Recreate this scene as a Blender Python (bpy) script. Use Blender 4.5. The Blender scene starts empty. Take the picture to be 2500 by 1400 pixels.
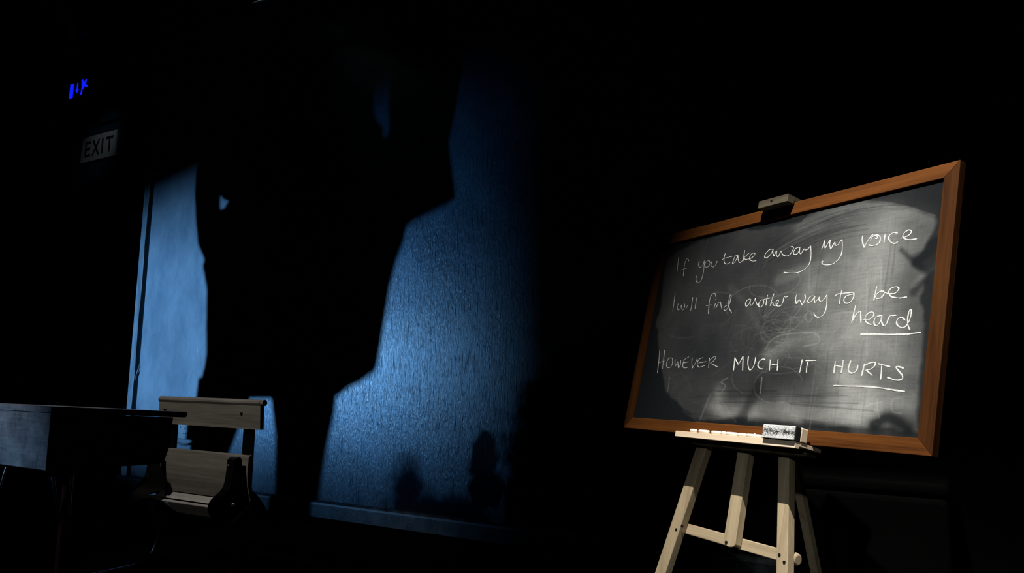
import bpy, bmesh, math, random
import numpy as np
from mathutils import Vector, Matrix

S = bpy.context.scene
COL = S.collection
random.seed(4)

# ------------------------------------------------------------ camera, world, exposure
EYE = Vector((0, 0, 0.8))
PITCH, ROLL = math.radians(7.494), math.radians(1.1)
fwd = Vector((0, math.cos(PITCH), math.sin(PITCH)))
up0 = Vector((0, -math.sin(PITCH), math.cos(PITCH)))
rt0 = Vector((1, 0, 0))
rt = rt0 * math.cos(ROLL) + up0 * math.sin(ROLL)
up = up0 * math.cos(ROLL) - rt0 * math.sin(ROLL)
cam = bpy.data.cameras.new('camera')
cam.sensor_width = 36.0
cam.lens = 1870.0 / 2500.0 * 36.0
cam.clip_start = 0.05
cam_o = bpy.data.objects.new('camera', cam)
M = Matrix((rt, up, -fwd)).transposed().to_4x4()
M.translation = EYE
cam_o.matrix_world = M
COL.objects.link(cam_o)
S.camera = cam_o

w = bpy.data.worlds.new('night')
S.world = w
w.use_nodes = True
w.node_tree.nodes['Background'].inputs[0].default_value = (0.25, 0.4, 1.0, 1)
w.node_tree.nodes['Background'].inputs[1].default_value = 0.0012
vs = S.view_settings
vs.view_transform = 'Standard'
vs.look = 'None'
vs.exposure = 0.0
vs.gamma = 1.0
vs.use_curve_mapping = False

# lamp settings: position, target, colour, watts, cone, blend
BLUE = dict(pos=(-5.07, 3.10, 1.06), to=(-1.687, 5.127, 1.06), col=(0.18, 0.50, 1.0), w=1300, cone=66, blend=0.35, r=0.013,
            doors=(15.5, 15.8, 12.0))
BOARD = dict(pos=(-0.12, 0.845, 3.86), to=(0.82, 1.87, 0.78), col=(1.0, 0.965, 0.90), w=1150, cone=35, blend=1.0, r=0.012)
DESK = dict(pos=(-2.35, 1.55, 3.05), to=(-1.29, 3.31, 0.44), col=(1.0, 0.95, 0.87), w=225, cone=24, blend=0.4, r=0.02)
PANEL_FILL = dict(pos=(-4.3, 0.95, 2.35), to=(-1.90, 2.55, 0.55), col=(0.34, 0.60, 1.0), w=680, cone=15.5, blend=1.0, r=0.02)  # added unseen lamp for the blue spill on the desk front
FILL = dict(pos=(-1.5, -1.2, 2.0), to=(0.62, 2.12, 0.42), col=(0.92, 0.97, 1.0), w=105, cone=11, blend=1.0, r=0.05)  # added unseen fill that lifts the easel legs out of shadow
BAR_FILL = dict(w=2, col=(0.75, 0.92, 1.0), cone=30, blend=1.0, r=0.02)  # added unseen lamp, only for the glint on the pipe
SIGN_FILL = dict(w=1.7, col=(0.75, 0.9, 1.0), cone=36, blend=1.0, r=0.03)  # added beam, only to bring up the plain sign

# ------------------------------------------------------------ frames of the place
A = math.radians(31.5)
WU = Vector((math.cos(A), -math.sin(A), 0))      # along the painted wall, to the right
WB = Vector((math.sin(A), math.cos(A), 0))       # into the wall
Z = Vector((0, 0, 1))


class Frame:
    def __init__(s, o, x, y, z):
        s.m = Matrix((x, y, z)).transposed().to_4x4()
        s.m.translation = Vector(o)
        s.o = Vector(o)

    def w(s, a, b=0, c=0):
        return s.m @ Vector((a, b, c))


WALL = Frame((-1.26, 4.866, 0), WU, WB, Z)
SEAT = Frame((-1.606, 3.5, 0), WU, WB, Z)
BU = Vector((0.46597459, -0.8847981, 0.0))
BV = Vector((0.20672847, 0.10887253, 0.97232202))
BN = Vector((-0.86030868, -0.45307736, 0.23364479))
BRD = Frame((0.71713694, 2.19128841, 1.01030742), BU, BV, BN)
ONE = Frame((0, 0, 0), Vector((1, 0, 0)), Vector((0, 1, 0)), Z)


# ------------------------------------------------------------ materials
def mat(name, col=(0.5, 0.5, 0.5), rough=0.5, metal=0.0, spec=0.5, emit=None, es=0.0):
    m = bpy.data.materials.new(name)
    m.use_nodes = True
    b = m.node_tree.nodes['Principled BSDF']
    b.inputs['Base Color'].default_value = (*col, 1)
    b.inputs['Roughness'].default_value = rough
    b.inputs['Metallic'].default_value = metal
    b.inputs['Specular IOR Level'].default_value = spec
    if emit:
        b.inputs['Emission Color'].default_value = (*emit, 1)
        b.inputs['Emission Strength'].default_value = es
    return m


class N:
    def __init__(s, m):
        s.t = m.node_tree
        s.b = s.t.nodes['Principled BSDF']
        s._tc = None

    def new(s, ty, **k):
        n = s.t.nodes.new(ty)
        for a, v in k.items():
            setattr(n, a, v)
        return n

    def link(s, a, b):
        s.t.links.new(a, b)

    def coords(s, scale, loc=(0, 0, 0)):
        if s._tc is None:
            s._tc = s.new('ShaderNodeTexCoord')
        mp = s.new('ShaderNodeMapping')
        mp.inputs['Scale'].default_value = scale
        mp.inputs['Location'].default_value = loc
        s.link(s._tc.outputs['Object'], mp.inputs[0])
        return mp.outputs[0]

    def noise(s, scale, detail=4, rough=0.55, vec=(1, 1, 1), loc=(0, 0, 0), dist=0):
        n = s.new('ShaderNodeTexNoise')
        n.inputs['Scale'].default_value = scale
        n.inputs['Detail'].default_value = detail
        n.inputs['Roughness'].default_value = rough
        n.inputs['Distortion'].default_value = dist
        s.link(s.coords(vec, loc), n.inputs['Vector'])
        return n.outputs['Fac']

    def ramp(s, fac, stops):
        r = s.new('ShaderNodeValToRGB')
        e = r.color_ramp.elements
        while len(e) < len(stops):
            e.new(0.5)
        for q, (p, c) in zip(e, stops):
            q.position = p
            q.color = (*c, 1) if len(c) == 3 else c
        s.link(fac, r.inputs[0])
        return r.outputs[0]

    def math(s, op, a, b=None, clamp=False):
        n = s.new('ShaderNodeMath', operation=op, use_clamp=clamp)
        for i, q in enumerate((a, b)):
            if q is None:
                continue
            if isinstance(q, (int, float)):
                n.inputs[i].default_value = q
            else:
                s.link(q, n.inputs[i])
        return n.outputs[0]

    def mix(s, fac, a, b):
        n = s.new('ShaderNodeMix', data_type='RGBA')
        for sock, q in ((n.inputs[0], fac), (n.inputs[6], a), (n.inputs[7], b)):
            if isinstance(q, (int, float)):
                sock.default_value = q
            elif isinstance(q, tuple):
                sock.default_value = (*q, 1)
            else:
                s.link(q, sock)
        return n.outputs[2]

    def bump(s, h, strength, dist=0.01):
        n = s.new('ShaderNodeBump')
        n.inputs['Strength'].default_value = strength
        n.inputs['Distance'].default_value = dist
        s.link(h, n.inputs['Height'])
        s.link(n.outputs[0], s.b.inputs['Normal'])
        return n

    def to(s, sock, name):
        s.link(sock, s.b.inputs[name])


def wood(name, dark, light, axis=0, rough=0.5, scale=1.0, spec=0.4, bump=0.15):
    m = mat(name, rough=rough, spec=spec)
    n = N(m)
    v = [38 * scale] * 3
    v[axis] = 2.2 * scale
    f = n.noise(1.0, 6, 0.6, tuple(v), dist=0.6)
    v2 = [260 * scale] * 3
    v2[axis] = 7 * scale
    g = n.noise(1.0, 3, 0.6, tuple(v2))
    k = n.math('ADD', n.math('MULTIPLY', f, 0.75), n.math('MULTIPLY', g, 0.35))
    n.to(n.ramp(k, [(0.36, dark), (0.52, tuple((a + b) / 2 for a, b in zip(dark, light))), (0.70, light)]), 'Base Color')
    n.bump(g, bump, 0.002)
    return m


def wall_paint():
    m = mat('dark glossy wall paint', (0.045, 0.05, 0.06), 0.4, 0, 0.5)
    n = N(m)
    tc = n.coords((1, 1, 1))
    sep = n.new('ShaderNodeSeparateXYZ')
    n.link(tc, sep.inputs[0])
    X, Zz = sep.outputs[0], sep.outputs[2]
    # matt black touch-up patches rolled over the gloss (wall metres); widest ellipse paints the unlit far right
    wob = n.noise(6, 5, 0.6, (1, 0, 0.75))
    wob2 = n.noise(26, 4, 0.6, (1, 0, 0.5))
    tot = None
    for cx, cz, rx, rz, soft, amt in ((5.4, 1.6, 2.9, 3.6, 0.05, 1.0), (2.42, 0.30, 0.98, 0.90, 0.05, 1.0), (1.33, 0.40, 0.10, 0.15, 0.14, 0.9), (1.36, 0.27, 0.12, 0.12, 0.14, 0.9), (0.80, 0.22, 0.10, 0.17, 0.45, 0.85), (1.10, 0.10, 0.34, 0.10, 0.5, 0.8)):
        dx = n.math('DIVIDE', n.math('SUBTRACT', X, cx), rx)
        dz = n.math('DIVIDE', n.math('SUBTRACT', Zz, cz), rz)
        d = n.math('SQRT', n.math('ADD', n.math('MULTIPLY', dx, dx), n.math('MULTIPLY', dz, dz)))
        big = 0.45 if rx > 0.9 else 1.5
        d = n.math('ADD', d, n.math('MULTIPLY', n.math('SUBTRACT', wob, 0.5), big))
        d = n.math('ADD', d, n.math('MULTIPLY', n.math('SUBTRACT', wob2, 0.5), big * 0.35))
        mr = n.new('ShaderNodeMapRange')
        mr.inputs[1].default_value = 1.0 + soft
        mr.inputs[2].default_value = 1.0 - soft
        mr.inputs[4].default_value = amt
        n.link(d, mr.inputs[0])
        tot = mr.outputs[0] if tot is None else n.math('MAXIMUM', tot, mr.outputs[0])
    blot = n.noise(2.2, 6, 0.6, (1, 0, 1.0), (3, 0, 1))
    fine = n.noise(60, 4, 0.6, (1, 0, 0.5))
    k = n.math('ADD', n.math('MULTIPLY', blot, 0.7), n.math('MULTIPLY', fine, 0.3))
    paint = n.ramp(k, [(0.30, (0.004, 0.018, 0.032)), (0.52, (0.013, 0.044, 0.072)), (0.72, (0.045, 0.095, 0.14))])
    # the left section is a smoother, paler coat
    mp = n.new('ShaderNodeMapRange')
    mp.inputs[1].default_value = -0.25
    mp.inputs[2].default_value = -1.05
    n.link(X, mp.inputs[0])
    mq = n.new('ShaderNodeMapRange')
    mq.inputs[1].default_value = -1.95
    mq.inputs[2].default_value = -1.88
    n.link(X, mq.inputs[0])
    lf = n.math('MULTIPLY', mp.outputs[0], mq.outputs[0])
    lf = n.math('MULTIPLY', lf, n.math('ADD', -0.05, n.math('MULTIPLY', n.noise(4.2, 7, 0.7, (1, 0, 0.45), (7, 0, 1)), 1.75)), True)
    # band above the skirting painted dark where the beam falls off
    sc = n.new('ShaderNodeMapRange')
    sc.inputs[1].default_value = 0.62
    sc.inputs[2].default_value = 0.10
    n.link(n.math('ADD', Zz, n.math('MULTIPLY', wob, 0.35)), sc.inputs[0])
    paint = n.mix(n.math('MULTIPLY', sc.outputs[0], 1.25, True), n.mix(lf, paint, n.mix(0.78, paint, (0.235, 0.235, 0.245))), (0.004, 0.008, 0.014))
    low_fade = sc.outputs[0]
    vd = n.new('ShaderNodeTexVoronoi')
    vd.inputs['Scale'].default_value = 1
    n.link(n.coords((9, 0, 7)), vd.inputs['Vector'])
    nail = n.math('LESS_THAN', vd.outputs['Distance'], 0.035)
    paint = n.mix(n.math('MULTIPLY', nail, 0.85), paint, (0.01, 0.012, 0.016))
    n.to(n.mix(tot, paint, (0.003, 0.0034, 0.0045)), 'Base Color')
    rg = n.math('ADD', 0.17, n.math('MULTIPLY', blot, 0.24))
    n.to(n.math('ADD', n.math('ADD', rg, n.math('MULTIPLY', tot, 0.5)), n.math('MULTIPLY', low_fade, 0.25)), 'Roughness')
    n.to(n.math('SUBTRACT', n.math('SUBTRACT', 0.48, n.math('MULTIPLY', tot, 0.44)), n.math('MULTIPLY', low_fade, 0.32), True), 'Specular IOR Level')
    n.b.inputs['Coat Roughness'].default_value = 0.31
    n.to(n.math('MULTIPLY', n.math('SUBTRACT', n.math('SUBTRACT', 1.0, tot), n.math('MULTIPLY', low_fade, 0.9), True), 0.42), 'Coat Weight')
    # brush runs: strong to the right, nearly smooth on the left panel
    st = n.noise(1, 4, 0.6, (120, 0, 26), dist=0.4)
    st2 = n.noise(1, 3, 0.5, (300, 0, 70))
    st3 = n.noise(1, 2, 0.5, (100, 0, 6), (9, 0, 2), 0.2)
    run = n.math('MULTIPLY', n.math('SUBTRACT', st3, 0.58, True), 5.0)
    dr = n.new('ShaderNodeTexVoronoi')
    dr.inputs['Scale'].default_value = 1
    n.link(n.coords((75, 0, 20)), dr.inputs['Vector'])
    drip = n.math('SUBTRACT', 0.3, dr.outputs['Distance'], True)
    h = n.math('ADD', n.math('ADD', n.math('MULTIPLY', st, 1.2), n.math('MULTIPLY', st2, 0.3)), n.math('ADD', n.math('MULTIPLY', drip, 1.4), n.math('MULTIPLY', run, 0.8)))
    mr = n.new('ShaderNodeMapRange')
    mr.inputs[1].default_value = -1.0
    mr.inputs[2].default_value = 0.25
    mr.inputs[3].default_value = 0.10
    mr.inputs[4].default_value = 1.0
    n.link(X, mr.inputs[0])
    b = n.bump(n.math('MULTIPLY', h, mr.outputs[0]), 0.8, 0.006)
    cb_ = n.new('ShaderNodeBump')
    cb_.inputs['Strength'].default_value = 0.25
    cb_.inputs['Distance'].default_value = 0.006
    n.link(n.math('MULTIPLY', h, mr.outputs[0]), cb_.inputs['Height'])
    n.link(cb_.outputs[0], n.b.inputs['Coat Normal'])
    return m


def board_slate():
    m = mat('chalk-dusted blackboard', (0.02, 0.02, 0.02), 0.9, 0, 0.03)
    n = N(m)
    at = n.new('ShaderNodeAttribute', attribute_name='dust')
    d = at.outputs['Fac']
    h1 = n.noise(1, 5, 0.65, (16, 190, 1))
    h2 = n.noise(1, 4, 0.6, (210, 10, 1))
    h3 = n.noise(9, 6, 0.65, dist=1.2)
    h4 = n.noise(420, 2, 0.5)
    k = n.math('ADD', n.math('ADD', n.math('MULTIPLY', h1, 0.55), n.math('MULTIPLY', h2, 0.35)), n.math('ADD', n.math('MULTIPLY', h3, 0.6), n.math('MULTIPLY', h4, 0.5)))
    k = n.math('SUBTRACT', n.math('MULTIPLY', k, 1.25), 0.24)
    f = n.math('MULTIPLY', d, k, True)
    n.to(n.mix(n.math('MULTIPLY', f, 0.62), (0.007, 0.0085, 0.010), (0.80, 0.82, 0.80)), 'Base Color')
    return m


def chalk_mat():
    m = mat('white chalk', (0.85, 0.85, 0.81), 0.9, 0, 0.1)
    n = N(m)
    n.to(n.ramp(n.noise(650, 3, 0.6), [(0.38, (0.30, 0.31, 0.30)), (0.54, (0.74, 0.74, 0.71))]), 'Base Color')
    return m


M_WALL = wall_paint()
M_SKIRT = mat('painted skirting', (0.055, 0.06, 0.07), 0.5, 0, 0.25)
_n = N(M_SKIRT)
_n.to(_n.ramp(_n.noise(14, 6, 0.65, (1, 1, 0.7)), [(0.38, (0.003, 0.005, 0.007)), (0.66, (0.020, 0.026, 0.032))]), 'Base Color')
_n.bump(_n.noise(70, 4), 0.35, 0.004)
M_TRIM = mat('painted corner batten', (0.12, 0.13, 0.145), 0.42, 0, 0.5)
_n = N(M_TRIM)
_n.to(_n.ramp(_n.noise(1, 5, 0.6, (30, 30, 5)), [(0.35, (0.08, 0.087, 0.095)), (0.62, (0.15, 0.16, 0.17))]), 'Base Color')
_n.bump(_n.noise(1, 4, 0.6, (60, 60, 14)), 0.25, 0.004)
M_FLOOR = mat('matt black stage floor', (0.004, 0.0042, 0.005), 1.0, 0, 0.0)
_n = N(M_FLOOR)
_n.to(_n.ramp(_n.noise(3, 6, 0.6, (1, 6, 1)), [(0.35, (0.0004, 0.0004, 0.0004)), (0.7, (0.001, 0.001, 0.001))]), 'Base Color')
M_BLACK = mat('black drape cloth', (0.0012, 0.0012, 0.0013), 1.0, 0, 0.0)
M_CEIL = mat('black ceiling', (0.004, 0.004, 0.0045), 0.95, 0, 0.05)
M_IRON = mat('black enamelled iron', (0.0025, 0.0025, 0.003), 0.22, 0, 0.4)
M_TUBE = mat('dark red-brown enamelled tube', (0.012, 0.002, 0.0016), 0.25, 0, 0.4)
M_STEEL = mat('dull steel', (0.35, 0.35, 0.36), 0.3, 1.0)
M_SCREW = mat('dark screw', (0.03, 0.03, 0.03), 0.4, 0.8)
M_SEAT = wood('worn brown seat wood', (0.070, 0.062, 0.053), (0.150, 0.136, 0.118), 0, 0.5)
M_SLAT = wood('seat slats lit from above', (0.15, 0.14, 0.13), (0.30, 0.285, 0.27), 0, 0.5)  # seat wood painted lighter for the light on its upturned slats
M_DESK = mat('grey worn desk paint', (0.1, 0.1, 0.1), 0.45, 0, 0.4)
_n = N(M_DESK)
_k = _n.math('ADD', _n.math('MULTIPLY', _n.noise(9, 7, 0.7), 0.7), _n.math('ADD', _n.math('MULTIPLY', _n.noise(1, 4, 0.6, (14, 14, 240)), 0.22), _n.math('MULTIPLY', _n.noise(1, 3, 0.6, (220, 220, 16)), 0.16)))
_n.to(_n.ramp(_k, [(0.40, (0.030, 0.029, 0.032)), (0.56, (0.085, 0.083, 0.085)), (0.74, (0.17, 0.168, 0.165))]), 'Base Color')
M_DESKD = wood('dark desk wood', (0.004, 0.003, 0.0024), (0.010, 0.0075, 0.006), 0, 0.7, 1, 0.1)
M_PINE = wood('raw pale pine', (0.25, 0.19, 0.108), (0.46, 0.365, 0.235), 1, 0.55, 0.9)
M_PINEX = wood('raw pale pine crosswise', (0.25, 0.19, 0.108), (0.46, 0.365, 0.235), 0, 0.55, 0.9)
M_PINED = wood('old shaded pine', (0.04, 0.032, 0.02), (0.085, 0.07, 0.045), 0, 0.6, 0.9)  # older pine; dim light on the clamp and ledge shadow are painted in
M_PINEO = wood('pale planed pine', (0.66, 0.50, 0.34), (0.80, 0.66, 0.50), 0, 0.55, 1)
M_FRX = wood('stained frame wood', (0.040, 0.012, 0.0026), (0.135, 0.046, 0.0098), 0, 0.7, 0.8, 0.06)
M_FRY = wood('stained frame wood shaded upright', (0.020, 0.0062, 0.0014), (0.064, 0.022, 0.0050), 1, 0.7, 0.8, 0.06)  # same stain as the other rails, painted darker for weaker light
M_SLATE = board_slate()
M_CHALK = chalk_mat()
M_CHALKL = mat('lightly pressed chalk', (0.30, 0.31, 0.32), 0.9, 0, 0.1)
_n = N(M_CHALKL)
_n.to(_n.ramp(_n.noise(650, 3, 0.6), [(0.36, (0.17, 0.175, 0.18)), (0.55, (0.50, 0.51, 0.51))]), 'Base Color')
M_STICK = mat('chalk stick', (0.86, 0.80, 0.70), 0.9, 0, 0.1)
M_FELT = mat('chalky eraser felt', (0.7, 0.7, 0.7), 1.0, 0, 0.0)
_n = N(M_FELT)
_f = _n.noise(1, 4, 0.7, (220, 330, 220))
_tc = _n.coords((1, 1, 1))
_s = _n.new('ShaderNodeSeparateXYZ')
_n.link(_tc, _s.inputs[0])
_d = _n.math('ABSOLUTE', _n.math('DIVIDE', _s.outputs[1], 0.010))
_k = _n.math('ADD', _n.math('MULTIPLY', _d, 0.30), _n.math('MULTIPLY', _n.math('SUBTRACT', _f, 0.5), 2.0))
_n.to(_n.ramp(_k, [(0.0, (0.03, 0.03, 0.03)), (0.16, (0.30, 0.30, 0.30)), (0.34, (0.62, 0.63, 0.63))]), 'Base Color')
M_FELTD = mat('dark felt edge', (0.02, 0.02, 0.022), 1.0, 0, 0.0)
M_PLATE = mat('white plastic', (0.20, 0.205, 0.21), 0.35, 0, 0.5)
M_HOLE = mat('socket hole black', (0.005, 0.005, 0.005), 0.8, 0, 0.1)
M_CABLE = mat('grey cable', (0.08, 0.085, 0.09), 0.5)
M_CABD = mat('black cable', (0.008, 0.008, 0.009), 0.6)
M_SIGN = mat('off-white sign plate', (0.60, 0.60, 0.58), 0.5)
M_LETTER = mat('black sign letters', (0.01, 0.01, 0.01), 0.6)
M_SBOX = mat('dark sign housing', (0.02, 0.02, 0.025), 0.35)
M_SFACE = mat('dark sign face', (0.004, 0.004, 0.01), 0.3)
M_GLOW = mat('glowing blue sign symbol', (0, 0, 0), 0.5, 0, 0, (0.004, 0.012, 1.0), 1.1)
M_LANT = mat('black lantern enamel', (0.01, 0.01, 0.011), 0.35)
M_LENS = mat('lantern lens glass', (0.3, 0.32, 0.35), 0.05, 0, 0.8)
M_PIPE = mat('scratched steel pipe', (0.40, 0.41, 0.43), 0.34, 1.0)
M_BOX = mat('black painted chest', (0.0015, 0.0015, 0.0015), 0.7, 0, 0.015)
M_SKIN = mat('skin', (0.45, 0.27, 0.2), 0.55)
M_COAT = mat('dark wool coat', (0.012, 0.012, 0.014), 0.9, 0, 0.1)
M_TROU = mat('dark trousers', (0.01, 0.01, 0.012), 0.9, 0, 0.1)
M_HAIR = mat('dark brown hair', (0.02, 0.012, 0.008), 0.6)
M_SHOE = mat('black leather shoe', (0.008, 0.008, 0.008), 0.4)


# ------------------------------------------------------------ builders
def empty(name, loc, rot=None, label=None, cat=None, group=None):
    o = bpy.data.objects.new(name, None)
    o.empty_display_size = 0.1
    COL.objects.link(o)
    if rot is None:
        o.matrix_world = Matrix.Translation(loc)
    else:
        m = rot.to_4x4()
        m.translation = Vector(loc)
        o.matrix_world = m
    o['_m'] = 1
    ROOTM[o.name] = o.matrix_world.copy()
    tag(o, label, cat, group)
    return o


ROOTM = {}


def tag(o, label=None, cat=None, group=None, kind=None):
    for k, v in (('label', label), ('category', cat), ('group', group), ('kind', kind)):
        if v:
            o[k] = v
    if '_m' in o:
        del o['_m']
    return o


def build(name, bm, material, parent=None, origin=None, smooth=False, rot=None):
    """link a world-space bmesh as one object; children keep their parent's frame"""
    bmesh.ops.recalc_face_normals(bm, faces=bm.faces)
    me = bpy.data.meshes.new(name)
    if parent is not None:
        inv = ROOTM[parent.name].inverted()
        loc = Matrix.Identity(4)
        if origin is not None:
            loc = Matrix.Translation(inv @ Vector(origin))
        bm.transform(loc.inverted() @ inv)
    else:
        if origin is None:
            xs = [v.co for v in bm.verts]
            lo = Vector([min(c[i] for c in xs) for i in range(3)])
            hi = Vector([max(c[i] for c in xs) for i in range(3)])
            origin = ((lo.x + hi.x) / 2, (lo.y + hi.y) / 2, lo.z)
        loc = (rot.to_4x4() if rot is not None else Matrix.Identity(4))
        loc.translation = Vector(origin)
        bm.transform(loc.inverted())
    bm.to_mesh(me)
    bm.free()
    if smooth:
        for p in me.polygons:
            p.use_smooth = True
    for mm in (material if isinstance(material, (list, tuple)) else [material]):
        me.materials.append(mm)
    o = bpy.data.objects.new(name, me)
    COL.objects.link(o)
    if parent is not None:
        o.parent = parent
        o.matrix_basis = loc
        ROOTM[o.name] = ROOTM[parent.name] @ loc
    else:
        o.matrix_world = loc
        ROOTM[o.name] = loc.copy()
    return o


def merge(dst, src, mi=0):
    me = bpy.data.meshes.new('tmp')
    for f in src.faces:
        f.material_index = mi
    src.to_mesh(me)
    src.free()
    dst.from_mesh(me)
    bpy.data.meshes.remove(me)


def box(fr, lo, hi, bev=0.0, bm=None, seg=2, mi=0):
    out = bm if bm is not None else bmesh.new()
    t = bmesh.new()
    bmesh.ops.create_cube(t, size=1)
    for v in t.verts:
        v.co = Vector([lo[i] + (v.co[i] + 0.5) * (hi[i] - lo[i]) for i in range(3)])
    if bev:
        bmesh.ops.bevel(t, geom=t.edges[:], offset=bev, segments=seg, affect='EDGES', profile=0.5)
    t.transform(fr.m)
    merge(out, t, mi)
    return out


def prism(fr, pts, d0, d1, axes='xz', bev=0.0, bm=None, mi=0, seg=2):
    """polygon pts in two local axes, extruded along the third from d0 to d1"""
    out = bm if bm is not None else bmesh.new()
    t = bmesh.new()
    third = ({'x', 'y', 'z'} - set(axes)).pop()
    idx = {'x': 0, 'y': 1, 'z': 2}

    def P(p, d):
        c = [0, 0, 0]
        c[idx[axes[0]]], c[idx[axes[1]]], c[idx[third]] = p[0], p[1], d
        return Vector(c)
    a = [t.verts.new(P(p, d0)) for p in pts]
    b = [t.verts.new(P(p, d1)) for p in pts]
    t.faces.new(a)
    t.faces.new(b[::-1])
    n = len(pts)
    for i in range(n):
        t.faces.new((a[i], b[i], b[(i + 1) % n], a[(i + 1) % n]))
    bmesh.ops.recalc_face_normals(t, faces=t.faces)
    if bev:
        bmesh.ops.bevel(t, geom=t.edges[:], offset=bev, segments=seg, affect='EDGES', profile=0.5)
    t.transform(fr.m)
    merge(out, t, mi)
    return out


def tube(pts, r, seg=12, bm=None, caps=True, flat=None):
    """round (or elliptical) tube through world points; r scalar or list"""
    out = bm if bm is not None else bmesh.new()
    pts = [Vector(p) for p in pts]
    n = len(pts)
    rs = r if isinstance(r, (list, tuple)) else [r] * n
    tan = []
    for i in range(n):
        d = pts[min(i + 1, n - 1)] - pts[max(i - 1, 0)]
        tan.append(d.normalized())
    ref = Vector((0, 0, 1)) if abs(tan[0].z) < 0.9 else Vector((1, 0, 0))
    nx = tan[0].cross(ref).normalized()
    rings = []
    for i in range(n):
        nx = (nx - tan[i] * nx.dot(tan[i])).normalized()
        ny = tan[i].cross(nx)
        k = flat if flat else 1.0
        rings.append([out.verts.new(pts[i] + (nx * math.cos(2 * math.pi * j / seg) + ny * math.sin(2 * math.pi * j / seg) * k) * rs[i]) for j in range(seg)])
    for i in range(n - 1):
        for j in range(seg):
            out.faces.new((rings[i][j], rings[i][(j + 1) % seg], rings[i + 1][(j + 1) % seg], rings[i + 1][j]))
    if caps:
        out.faces.new(rings[0][::-1])
        out.faces.new(rings[-1])
    return out


def smooth_path(pts, k=6):
    out = []
    n = len(pts)
    P = [Vector(p) for p in pts]
    for i in range(n - 1):
        p0, p1, p2, p3 = P[max(i - 1, 0)], P[i], P[i + 1], P[min(i + 2, n - 1)]
        for j in range(k):
            t = j / k
            out.append(0.5 * ((2 * p1) + (p2 - p0) * t + (2 * p0 - 5 * p1 + 4 * p2 - p3) * t * t + (3 * p1 - p0 - 3 * p2 + p3) * t ** 3))
    out.append(P[-1])
    return out


def bar(p, q, wx, wy, xdir, bev=0.002, bm=None):
    """rectangular bar from p to q; wx is its width along xdir"""
    p, q = Vector(p), Vector(q)
    z = (q - p).normalized()
    x = (xdir - z * xdir.dot(z)).normalized()
    y = z.cross(x)
    f = Frame(p, x, y, z)
    return box(f, (-wx / 2, -wy / 2, 0), (wx / 2, wy / 2, (q - p).length), bev, bm)


def ellip(c, r, bm=None, rot=None, u=20, v=12):
    out = bm if bm is not None else bmesh.new()
    t = bmesh.new()
    bmesh.ops.create_uvsphere(t, u_segments=u, v_segments=v, radius=1)
    m = Matrix.Diagonal((*r, 1))
    if rot is not None:
        m = rot.to_4x4() @ m
    t.transform(Matrix.Translation(c) @ m)
    merge(out, t)
    return out


def rings_loft(rings, bm=None):
    out = bm if bm is not None else bmesh.new()
    R = [[out.verts.new(p) for p in ring] for ring in rings]
    k = len(R[0])
    for a, b in zip(R, R[1:]):
        for j in range(k):
            out.faces.new((a[j], a[(j + 1) % k], b[(j + 1) % k], b[j]))
    out.faces.new(R[0][::-1])
    out.faces.new(R[-1])
    return out


# ------------------------------------------------------------ the setting
ROTW = Matrix((WU, WB, Z)).transposed()
HT = 4.3


def struct(name, bm, m, origin=(0, 0, 0), rot=None):
    o = build(name, bm, m, None, origin, rot=rot)
    o['kind'] = 'structure'
    return o


bm = box(ONE, (-9.5, -1.6, -0.12), (6.0, 10.5, 0.0))
struct('floor', bm, M_FLOOR)
bm = box(ONE, (-9.5, -1.6, HT), (6.0, 10.5, HT + 0.15))
struct('ceiling', bm, M_CEIL)
# the painted wall: sheet to the right of the opening, groove and batten backing, lintel over the opening
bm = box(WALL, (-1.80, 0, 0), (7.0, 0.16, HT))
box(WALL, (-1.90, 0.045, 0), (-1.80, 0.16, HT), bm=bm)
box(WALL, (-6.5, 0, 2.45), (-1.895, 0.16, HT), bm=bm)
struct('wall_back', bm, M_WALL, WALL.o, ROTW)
bm = box(WALL, (-6.7, -4.6, 0), (-6.5, 3.6, HT))
struct('wall_left', bm, M_CEIL)
bm = box(WALL, (-6.5, 3.4, 0), (0.2, 3.6, HT))
struct('wall_passage', bm, M_CEIL)
bm = box(WALL, (-0.05, 0.16, 0), (0.1, 3.4, HT))
struct('wall_passage_side', bm, M_CEIL)
# corner batten beside the groove
bm = bmesh.new()
n = 40
L = []
for i in range(n + 1):
    z = HT * i / n
    j = 0.0035 * math.sin(z * 9.1) + 0.002 * math.sin(z * 23)
    L.append((z, j))
pts = [(-1.90, 0), (-1.90, HT)] + [(-1.838 + j, z) for z, j in L[::-1]]
prism(WALL, pts, -0.012, 0.045, 'xz', bm=bm)
struct('trim_1', bm, M_TRIM, WALL.o, ROTW)
# skirting with a rounded top
prof = [(0.0, 0.0), (-0.030, 0.0), (-0.030, 0.074), (-0.027, 0.085), (-0.018, 0.093), (-0.008, 0.097), (0.0, 0.098)]
bm = prism(WALL, prof, -1.935, 7.0, 'yz')
struct('baseboard_back', bm, M_SKIRT, WALL.o, ROTW)
# ledge above the plain sign, over the opening
bm = box(WALL, (-2.66, -0.02, 2.93), (-2.10, 0.0, 2.945), 0.002)
struct('trim_2', bm, M_SKIRT, WALL.o, ROTW)

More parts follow.
